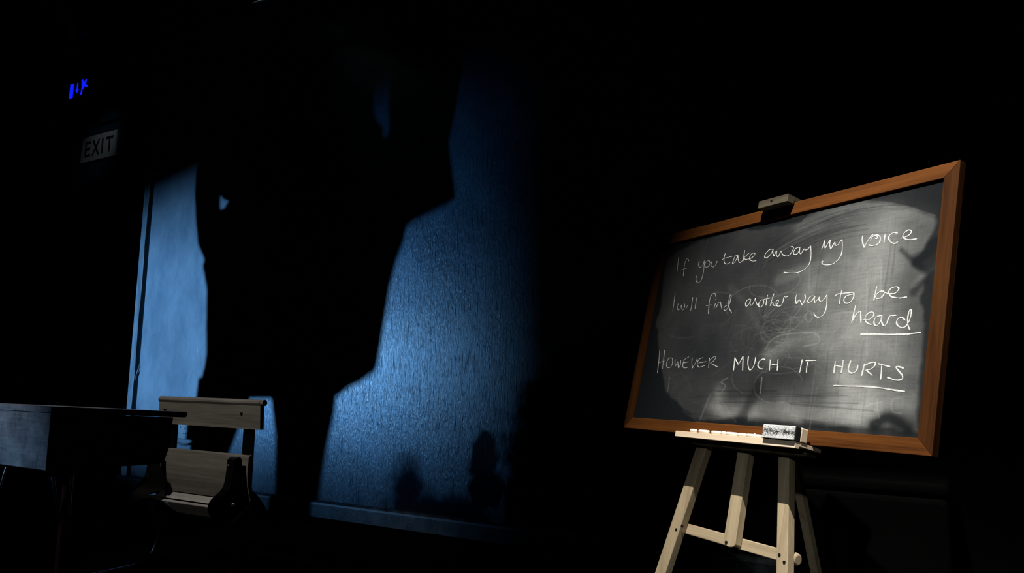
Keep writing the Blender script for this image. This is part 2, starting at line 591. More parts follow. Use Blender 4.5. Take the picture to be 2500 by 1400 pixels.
# added black drape that keeps the back of the opening dark
bm = bmesh.new()
prev = None
for i in range(181):
    a = -6.3 + i * 6.0 / 180
    d = 3.15 + 0.06 * math.sin(i * 0.7) + 0.02 * math.sin(i * 1.9)
    c = [bm.verts.new(WALL.w(a, d, 0.01)), bm.verts.new(WALL.w(a, d, 3.9)), bm.verts.new(WALL.w(a, d + 0.012, 3.9)), bm.verts.new(WALL.w(a, d + 0.012, 0.01))]
    if prev:
        for j in range(4):
            bm.faces.new((prev[j], prev[(j + 1) % 4], c[(j + 1) % 4], c[j]))
    prev = c
tag(build('shade_curtain', bm, M_BLACK), 'added black pleated curtain keeping the opening left of the wall dark', 'curtain')

# dark cable in the groove, and its little loop
pp = [WALL.w(-1.812 + 0.006 * math.sin(z * 3.1), 0.028, z) for z in [0.1 + 0.1 * i for i in range(37)]]
bm = tube(pp, 0.006, 8)
r = build('groove_cable', bm, M_CABD, None, WALL.w(-1.812, 0.03, 0.1), True)
tag(r, 'thin dark cable running up the groove beside the corner batten', 'cable')
bm = tube(smooth_path([WALL.w(-1.826, 0.0, 0.80), WALL.w(-1.806, -0.016, 0.83), WALL.w(-1.792, -0.014, 0.875), WALL.w(-1.794, 0.004, 0.93)]), 0.0045, 8)
build('loose_end', bm, M_CABLE, r, smooth=True)

# double socket low on the wall with its cable below
r = empty('wall_socket', WALL.w(-1.20, -0.0, 0.40), ROTW, 'white double wall socket behind the folding seat', 'socket')
build('back_box', box(WALL, (-1.278, -0.028, 0.402), (-1.112, 0.0, 0.498), 0.004), M_PLATE, r)
build('face_plate', box(WALL, (-1.282, -0.036, 0.398), (-1.108, -0.028, 0.502), 0.004), M_PLATE, r)
for cx in (-1.236, -1.154):
    build('pin_hole', box(WALL, (cx - 0.004, -0.038, 0.463), (cx + 0.004, -0.0355, 0.477)), M_HOLE, r)
    build('pin_hole', box(WALL, (cx - 0.017, -0.038, 0.433), (cx - 0.008, -0.0355, 0.439)), M_HOLE, r)
    build('pin_hole', box(WALL, (cx + 0.008, -0.038, 0.433), (cx + 0.017, -0.0355, 0.439)), M_HOLE, r)
    build('rocker_switch', box(WALL, (cx + 0.020, -0.040, 0.470), (cx + 0.030, -0.035, 0.488), 0.002), M_PLATE, r)
bm = tube(smooth_path([WALL.w(-1.55, -0.008, 0.35), WALL.w(-1.35, -0.012, 0.372), WALL.w(-1.22, -0.012, 0.358), WALL.w(-1.08, -0.012, 0.366), WALL.w(-0.95, -0.008, 0.34)]), 0.007, 8)
tag(build('wall_cable', bm, M_CABLE, smooth=True), 'grey cable sagging along the wall below the double socket', 'cable')

# ------------------------------------------------------------ signs
r = empty('exit_sign', WALL.w(-2.60, -0.012, 2.622), ROTW, 'plain white plate reading EXIT in black, below the lit blue sign', 'sign')
build('sign_plate', box(WALL, (-2.857, -0.012, 2.622), (-2.355, 0.0, 2.843), 0.002), M_SIGN, r)


def bars(segs, wd, d0, d1):
    bm = bmesh.new()
    for (x0, z0), (x1, z1) in segs:
        p, q = WALL.w(x0, (d0 + d1) / 2, z0), WALL.w(x1, (d0 + d1) / 2, z1)
        bar(p, q, wd, abs(d1 - d0), WU if abs(z1 - z0) > abs(x1 - x0) else Z, 0, bm)
    return bm


zt, zb = 2.800, 2.665
LET = {
    'E': [((-2.79, zb), (-2.79, zt)), ((-2.79, zt - 0.011), (-2.715, zt - 0.011)), ((-2.79, (zt + zb) / 2), (-2.725, (zt + zb) / 2)), ((-2.79, zb + 0.011), (-2.715, zb + 0.011))],
    'X': [((-2.685, zb), (-2.595, zt)), ((-2.685, zt), (-2.595, zb))],
    'I': [((-2.545, zb), (-2.545, zt))],
    'T': [((-2.445, zb), (-2.445, zt)), ((-2.495, zt - 0.011), (-2.395, zt - 0.011))]}
for ch in 'EXIT':
    build('letter', bars(LET[ch], 0.022, -0.0135, -0.011), M_LETTER, r)

SG = Frame(WALL.w(0.11, 0, -0.027), WU, WB, Z)
r = empty('emergency_sign', SG.w(-3.02, 0, 3.20), ROTW, 'glowing blue emergency exit sign with door, arrow and running figure', 'sign')
build('housing', box(SG, (-3.205, -0.055, 3.205), (-2.835, 0.0, 3.405), 0.005), M_SBOX, r)
build('face', box(SG, (-3.190, -0.058, 3.225), (-2.850, -0.054, 3.392), 0.001), M_SFACE, r)
build('bottom_rail', box(SG, (-3.02, -0.075, 3.188), (-2.80, -0.01, 3.206), 0.004), M_SBOX, r)
build('door_symbol', box(SG, (-3.152, -0.0605, 3.244), (-3.098, -0.057, 3.372)), M_GLOW, r)
bm = prism(SG, [(-3.044, 3.366), (-3.032, 3.366), (-3.030, 3.305), (-3.012, 3.305), (-3.038, 3.272), (-3.064, 3.305), (-3.046, 3.305)], -0.0605, -0.057)
build('arrow_symbol', bm, M_GLOW, r)
bm = prism(SG, [(-2.980, 3.246), (-2.960, 3.246), (-2.955, 3.290), (-2.925, 3.312), (-2.885, 3.296), (-2.880, 3.310), (-2.912, 3.334), (-2.900, 3.372), (-2.920, 3.376), (-2.935, 3.348), (-2.952, 3.366), (-2.962, 3.384), (-2.980, 3.378), (-2.974, 3.340), (-2.968, 3.310)], -0.0605, -0.057)
build('running_figure', bm, M_GLOW, r)


# ------------------------------------------------------------ stage lanterns, bars
def lantern(name, loc, aim, label, cat='stage light', group=None, stand=False, light=None, lname='lamp', hang=None):
    loc, aim = Vector(loc), Vector(aim)
    d = (aim - loc).normalized()
    x = d.cross(Z).normalized()
    y = x.cross(d)
    f = Frame(loc - d * 0.03, x, y, -d)          # local +z points backward out of the lantern
    base = Vector((loc.x, loc.y, 0)) if stand else loc
    r = empty(name, base, None, label, cat, group)
    bm = bmesh.new()
    prof = [(0.074, 0.005), (0.076, 0.02), (0.076, 0.20), (0.060, 0.24), (0.020, 0.255)]
    rg = [[f.w(q * math.cos(t * math.pi / 12), q * math.sin(t * math.pi / 12), c) for t in range(24)] for q, c in prof]
    rings_loft(rg, bm)
    build('body', bm, M_LANT, r, smooth=False)
    bm = bmesh.new()
    rg = [[f.w(q * math.cos(t * math.pi / 12), q * math.sin(t * math.pi / 12), c) for t in range(24)] for q, c in ((0.066, 0.006), (0.062, -0.002), (0.040, -0.008), (0.012, -0.011))]
    rings_loft(rg, bm)
    build('lens', bm, M_LENS, r, smooth=True)
    for sx, sy in ((0, 1), (0, -1), (1, 0), (-1, 0)):
        c0 = f.w(sx * 0.082, sy * 0.082, 0.0)
        c1 = f.w(sx * 0.145, sy * 0.145, -0.085)
        wd = x if sy else y
        dw = 0.13
        if light and 'doors' in light:
            dw = 0.24
            c1 = f.w(sx * 0.17, sy * 0.17, -0.14)
            if (sx, sy) == (0, 1):
                c1 = f.w(0, 0.115 * math.tan(math.radians(light['doors'][0])), -0.145)
            elif (sx, sy) == (0, -1):
                c1 = f.w(0, -0.115 * math.tan(math.radians(light['doors'][2])), -0.145)
            elif (sx, sy) == (1, 0):
                c1 = f.w(0.115 * math.tan(math.radians(light['doors'][1])), 0, -0.145)
        build('barn_door', bar(c0, c1, dw, 0.003, wd, 0), M_LANT, r)
    ym = f.w(0, 0, 0.11)
    upd = Z if not stand else -Z
    top = ym + upd * 0.17
    pts = [ym + x * 0.082, ym + x * 0.095, ym + x * 0.095 + upd * 0.13, top + x * 0.05, top - x * 0.05, ym - x * 0.095 + upd * 0.13, ym - x * 0.095, ym - x * 0.082]
    build('yoke', tube(pts, 0.008, 8), M_LANT, r)
    if stand:
        build('pole', tube([top, Vector((loc.x, loc.y, 0.35)), Vector((loc.x, loc.y, 0.08))], 0.014, 10), M_LANT, r)
        for k in range(3):
            t = k * 2.094 + 0.5
            e = Vector((loc.x + 0.42 * math.cos(t), loc.y + 0.42 * math.sin(t), 0.011))
            build('leg', tube([Vector((loc.x, loc.y, 0.5)), e], 0.010, 8), M_LANT, r)
    elif hang:
        build('clamp', tube([top, Vector(hang)], 0.012, 8), M_LANT, r)
    if light:
        ld = bpy.data.lights.new(lname, 'SPOT')
        ld.energy = light['w']
        ld.color = light['col']
        ld.spot_size = math.radians(light['cone'])
        ld.spot_blend = light['blend']
        ld.shadow_soft_size = light['r']
        lo = bpy.data.objects.new(lname, ld)
        COL.objects.link(lo)
        lo.matrix_world = Matrix.Translation(loc) @ d.to_track_quat('-Z', 'Y').to_matrix().to_4x4()
        lo.parent = r
        lo.matrix_parent_inverse = r.matrix_world.inverted()
    return r


lantern('stage_lantern', BLUE['pos'], BLUE['to'], 'black stage lantern on a tripod throwing blue light at the wall', stand=True, light=BLUE, lname='blue_beam')
for P_, lab_, nm_ in ((DESK, 'black stage lantern hung high in front of the school desk', 'desk_beam'), (PANEL_FILL, 'added unseen lantern hung at the left, throwing blue light on the desk front', 'panel_fill_beam'), (FILL, 'added unseen fill lantern hung behind the viewer, faintly lighting the easel legs', 'fill_beam')):
    lantern('stage_lantern', P_['pos'], P_['to'], lab_, light=P_, lname=nm_, hang=(P_['pos'][0], P_['pos'][1], HT))
lantern('stage_lantern', BOARD['pos'], BOARD['to'], 'black stage lantern hung high in front of the chalkboard', light=BOARD, lname='board_beam', hang=(BOARD['pos'][0], BOARD['pos'][1], HT))

# ------------------------------------------------------------ school desk with its folding seat
DA0, DA1 = 0.07, 0.668
desk = empty('school_desk', SEAT.w(0.37, -0.4, 0), ROTW, 'old school desk joined to its folded-up seat, standing before the shadowed wall', 'school desk')
# desktop: sloping slab with a rounded front nose toward the seat
top_prof = []
b0, z0, b1, z1, th = -0.805, 0.692, -0.325, 0.666, 0.020
top_prof = [(b0, z0), (b1, z1)]
for k in range(7):
    t = -math.pi / 2 + math.pi * k / 6
    top_prof.append((b1 + 0.010 * math.cos(t) + 0.004, z1 + 0.010 + 0.010 * math.sin(t)))
top_prof.append((b0, z0 + th))
for nm_, bm in (('desktop', prism(SEAT, top_prof, DA0 - 0.012, DA1 + 0.004, 'yz')), ('front_panel', box(SEAT, (DA0, -0.802, 0.512), (DA1, -0.784, 0.690), 0.002))):
    bm.normal_update()
    for f_ in bm.faces:                                   # end faces take the darker wood
        if abs(f_.normal.dot(WU)) > 0.3:
            f_.material_index = 1
    build(nm_, bm, [M_DESK, M_DESKD], desk)
sp = [(-0.784, 0.512), (-0.784, 0.690), (-0.365, 0.667), (-0.372, 0.56), (-0.388, 0.512), (-0.405, 0.504), (-0.44, 0.503)]
build('side_panel', prism(SEAT, sp, DA0 + 0.002, DA0 + 0.020, 'yz'), M_DESKD, desk)
build('side_panel', prism(SEAT, sp, DA1 - 0.020, DA1 - 0.002, 'yz'), M_DESKD, desk)
build('box_bottom', box(SEAT, (DA0 + 0.02, -0.784, 0.512), (DA1 - 0.02, -0.42, 0.524)), M_DESKD, desk)
for a in (0.12, 0.618):
    pts = [(-0.70, 0.515), (-0.70, 0.12), (-0.69, 0.055), (-0.655, 0.024), (-0.60, 0.017), (-0.20, 0.017), (-0.09, 0.024), (-0.035, 0.055), (-0.008, 0.115), (0.004, 0.20), (0.008, 0.30)]
    pw = smooth_path([SEAT.w(a, b, z) for b, z in pts], 5)
    fr_ = build('side_frame', tube(pw, 0.016, 14), M_TUBE, desk, smooth=True)
    # flat upright that carries the backrest
    build('upright', box(SEAT, (a - 0.015, 0.002, 0.25), (a + 0.042, 0.022, 0.705), 0.007), M_IRON, fr_)
    # bell-shaped cast bracket of the seat hinge, with its slot
    s = 0.0 if a < 0.3 else 0.012
    bell = [(-0.068, 0.492), (-0.050, 0.502), (-0.032, 0.492), (-0.030, 0.45), (-0.020, 0.405), (0.012, 0.375), (0.055, 0.345), (0.085, 0.312), (0.105, 0.285), (0.100, 0.262), (0.060, 0.248), (0.0, 0.242), (-0.060, 0.244), (-0.105, 0.258), (-0.135, 0.285), (-0.146, 0.312), (-0.140, 0.335), (-0.115, 0.357), (-0.090, 0.375), (-0.076, 0.402), (-0.070, 0.45)]
    bell = [(b + s - 0.012, z) for b, z in bell]
    f3 = [SEAT.w(a, b, z) for b, z in bell]
    bell3 = smooth_path(f3 + [f3[0]], 3)[:-1]
    bl = [((p - SEAT.o).dot(WB), p.z) for p in bell3]
    slot = [(-0.085 + s, 0.317), (-0.078 + s, 0.326), (-0.040 + s, 0.328), (-0.030 + s, 0.322), (-0.034 + s, 0.316), (-0.060 + s, 0.312)]
    bm = bmesh.new()
    va = [bm.verts.new(SEAT.w(a - 0.009, b, z)) for b, z in bl]
    sa = [bm.verts.new(SEAT.w(a - 0.009, b, z)) for b, z in slot]
    ed = [bm.edges.new((va[i], va[(i + 1) % len(va)])) for i in range(len(va))] + [bm.edges.new((sa[i], sa[(i + 1) % len(sa)])) for i in range(len(sa))]
    res = bmesh.ops.triangle_fill(bm, edges=ed, use_beauty=True, use_dissolve=False)
    ex = bmesh.ops.extrude_face_region(bm, geom=bm.faces[:])
    for v in [q for q in ex['geom'] if isinstance(q, bmesh.types.BMVert)]:
        v.co += WU * (0.030 if a < 0.3 else 0.042)
    br = build('seat_bracket', bm, M_IRON, desk)
    bm = ellip(SEAT.w(a - 0.008 if a < .3 else a - 0.002, -0.058, 0.478), (0.010, 0.008, 0.008))
    ellip(SEAT.w(a - 0.006 if a < .3 else a - 0.002, -0.066, 0.468), (0.006, 0.006, 0.006), bm)
    build('bolt', bm, M_STEEL, br, smooth=True)
build('hinge_arm', tube([SEAT.w(0.14, -0.07, 0.272), SEAT.w(0.20, -0.07, 0.268), SEAT.w(0.27, -0.07, 0.262), SEAT.w(0.315, -0.07, 0.258)], [0.030, 0.028, 0.018, 0.006], 14), M_IRON, desk, smooth=True)
build('cross_rod', tube([SEAT.w(0.12, -0.62, 0.017), SEAT.w(0.618, -0.62, 0.017)], 0.010, 10), M_TUBE, desk, smooth=True)
build('brace_rod', tube([SEAT.w(0.40, -0.785, 0.515), SEAT.w(0.14, -0.71, 0.24)], 0.0035, 8), M_STEEL, desk, smooth=True)
build('brace_rod', tube([SEAT.w(0.62, -0.76, 0.512), SEAT.w(0.618, -0.705, 0.30)], 0.005, 8), M_IRON, desk, smooth=True)
# folded-up seat: broad curved board and two narrow slats near the hinge
seat_prof = [(0.012, 0.325), (-0.004, 0.38), (-0.012, 0.44), (-0.010, 0.502), (0.004, 0.508), (0.006, 0.44), (0.014, 0.38), (0.030, 0.325)]
bm = prism(SEAT, seat_prof, 0.085, 0.665, 'yz')
seat = build('folding_seat', bm, M_SEAT, desk)
build('seat_slat', prism(SEAT, [(-0.004, 0.297), (0.018, 0.322), (0.030, 0.312), (0.008, 0.288)], 0.09, 0.66, 'yz'), M_SLAT, seat)
build('seat_slat', prism(SEAT, [(-0.075, 0.262), (-0.010, 0.292), (-0.004, 0.280), (-0.068, 0.250)], 0.09, 0.66, 'yz'), M_SLAT, seat)
# backrest board with a rolled top edge
bp = [(-0.016, 0.612), (-0.022, 0.706)]
for k in range(9):
    t = math.pi * 1.25 - math.pi * 1.5 * k / 8
    bp.append((-0.014 + 0.0145 * math.cos(t), 0.7185 + 0.0125 * math.sin(t)))
bp += [(-0.002, 0.706), (0.002, 0.612)]
bm = prism(SEAT, bp, 0.072, 0.728, 'yz')
tube([SEAT.w(0.700, -0.014, 0.7185), SEAT.w(0.744, -0.014, 0.7185)], 0.0125, 16, bm)
back = build('backrest', bm, M_SEAT, desk)
for a in (0.118, 0.618):
    build('bolt', ellip(SEAT.w(a, -0.021, 0.674), (0.008, 0.004, 0.008)), M_SCREW, back, smooth=True)

# ------------------------------------------------------------ easel (in the board's leaning frame)
BR = Matrix((BU, BV, BN)).transposed()
ez = BRD.w(0, 0, -0.05)
easel = empty('wooden_easel', (ez.x, ez.y, 0), BR, 'pale pine easel standing on three legs, carrying the chalkboard', 'easel')


def zfoot(nn):
    return -(BRD.o.z + nn * BN.z) / BV.z


def leg2d(uv0, uv1, wd, n0, n1, name, m=M_PINE):
    p = BRD.w(uv0[0], uv0[1], (n0 + n1) / 2)
    q = BRD.w(uv1[0], uv1[1], (n0 + n1) / 2)
    return build(name, bar(p, q, wd, abs(n1 - n0), BU, 0.002), m, easel)


vf = zfoot(-0.0475) + 0.012
lu = lambda v: -0.228 + (v + 0.493) * 0.226 + 0.006
ru = lambda v: 0.138 - (v + 0.493) * 0.160
leg_l = leg2d((lu(0.30), 0.30), (lu(vf), vf), 0.043, -0.060, -0.035, 'leg')
leg_r = leg2d((ru(0.30), 0.30), (ru(vf), vf), 0.036, -0.060, -0.035, 'leg')
# mast with rounded lower end
mp = [(-0.044, 0.352), (-0.010, 0.352), (-0.004, -0.628)]
for k in range(7):
    t = -math.pi * k / 6
    mp.append((-0.0265 + 0.0225 * math.cos(t), -0.630 + 0.010 * math.sin(t)))
mp.append((-0.049, -0.628))
mast = build('mast', prism(BRD, mp, -0.060, -0.036, 'xy', 0.0015), M_PINE, easel)
# crossbar with knob
cbp = lambda u: (-0.622 - (u + 0.2) * 0.016)
cb = build('crossbar', bar(BRD.w(-0.250, cbp(-0.25), -0.072), BRD.w(0.166, cbp(0.166), -0.072), 0.030, 0.022, BV, 0.002), M_PINEX, easel)
build('end_knob', tube([BRD.w(0.160, cbp(0.16), -0.072), BRD.w(0.170, cbp(0.17), -0.072), BRD.w(0.177, cbp(0.177), -0.072), BRD.w(0.180, cbp(0.18), -0.072)], [0.0165, 0.0165, 0.015, 0.011], 20), M_PINEX, cb)
for uu, vv, par in ((-0.222, -0.617, leg_l), (-0.244, -0.631, leg_l), (-0.036, -0.630, mast), (0.152, -0.627, leg_r), (0.170, -0.641, leg_r)):
    build('screw', tube([BRD.w(uu, vv, -0.037), BRD.w(uu, vv, -0.0335)], 0.0042, 10), M_SCREW, par)
# rear leg
build('rear_leg', bar((0.757955, 2.325133, 1.12), (1.0634, 2.6459, 0.012), 0.030, 0.022, BU, 0.002), M_PINE, easel)
build('hinge_block', bar((0.74, 2.29, 1.115), (0.775, 2.35, 1.125), 0.05, 0.04, Z, 0.002), M_PINE, easel)
# tray shelf, its front strip and the ledge below
tp = [(-0.352, 0.056), (-0.352, -0.036), (-0.362, -0.036), (-0.362, 0.040), (-0.3685, 0.043), (-0.3685, 0.056)]
tray = build('tray', prism(BRD, tp, -0.215, 0.236, 'yz', 0.0008), M_PINEO, easel)
build('tray_ledge', box(BRD, (-0.200, -0.378, -0.034), (0.226, -0.3685, 0.004), 0.002), M_PINED, easel)
# top clamp hooked over the frame
cp = [(0.3645, -0.055), (0.3645, 0.030), (0.341, 0.030), (0.341, 0.0035), (0.351, 0.0025), (0.351, -0.055)]
clamp = build('top_clamp', prism(BRD, cp, -0.052, 0.062, 'yz', 0.001), M_PINED, easel)
build('screw', tube([BRD.w(0.0, 0.355, 0.029), BRD.w(0.0, 0.355, 0.032)], 0.0035, 10), M_SCREW, clamp)

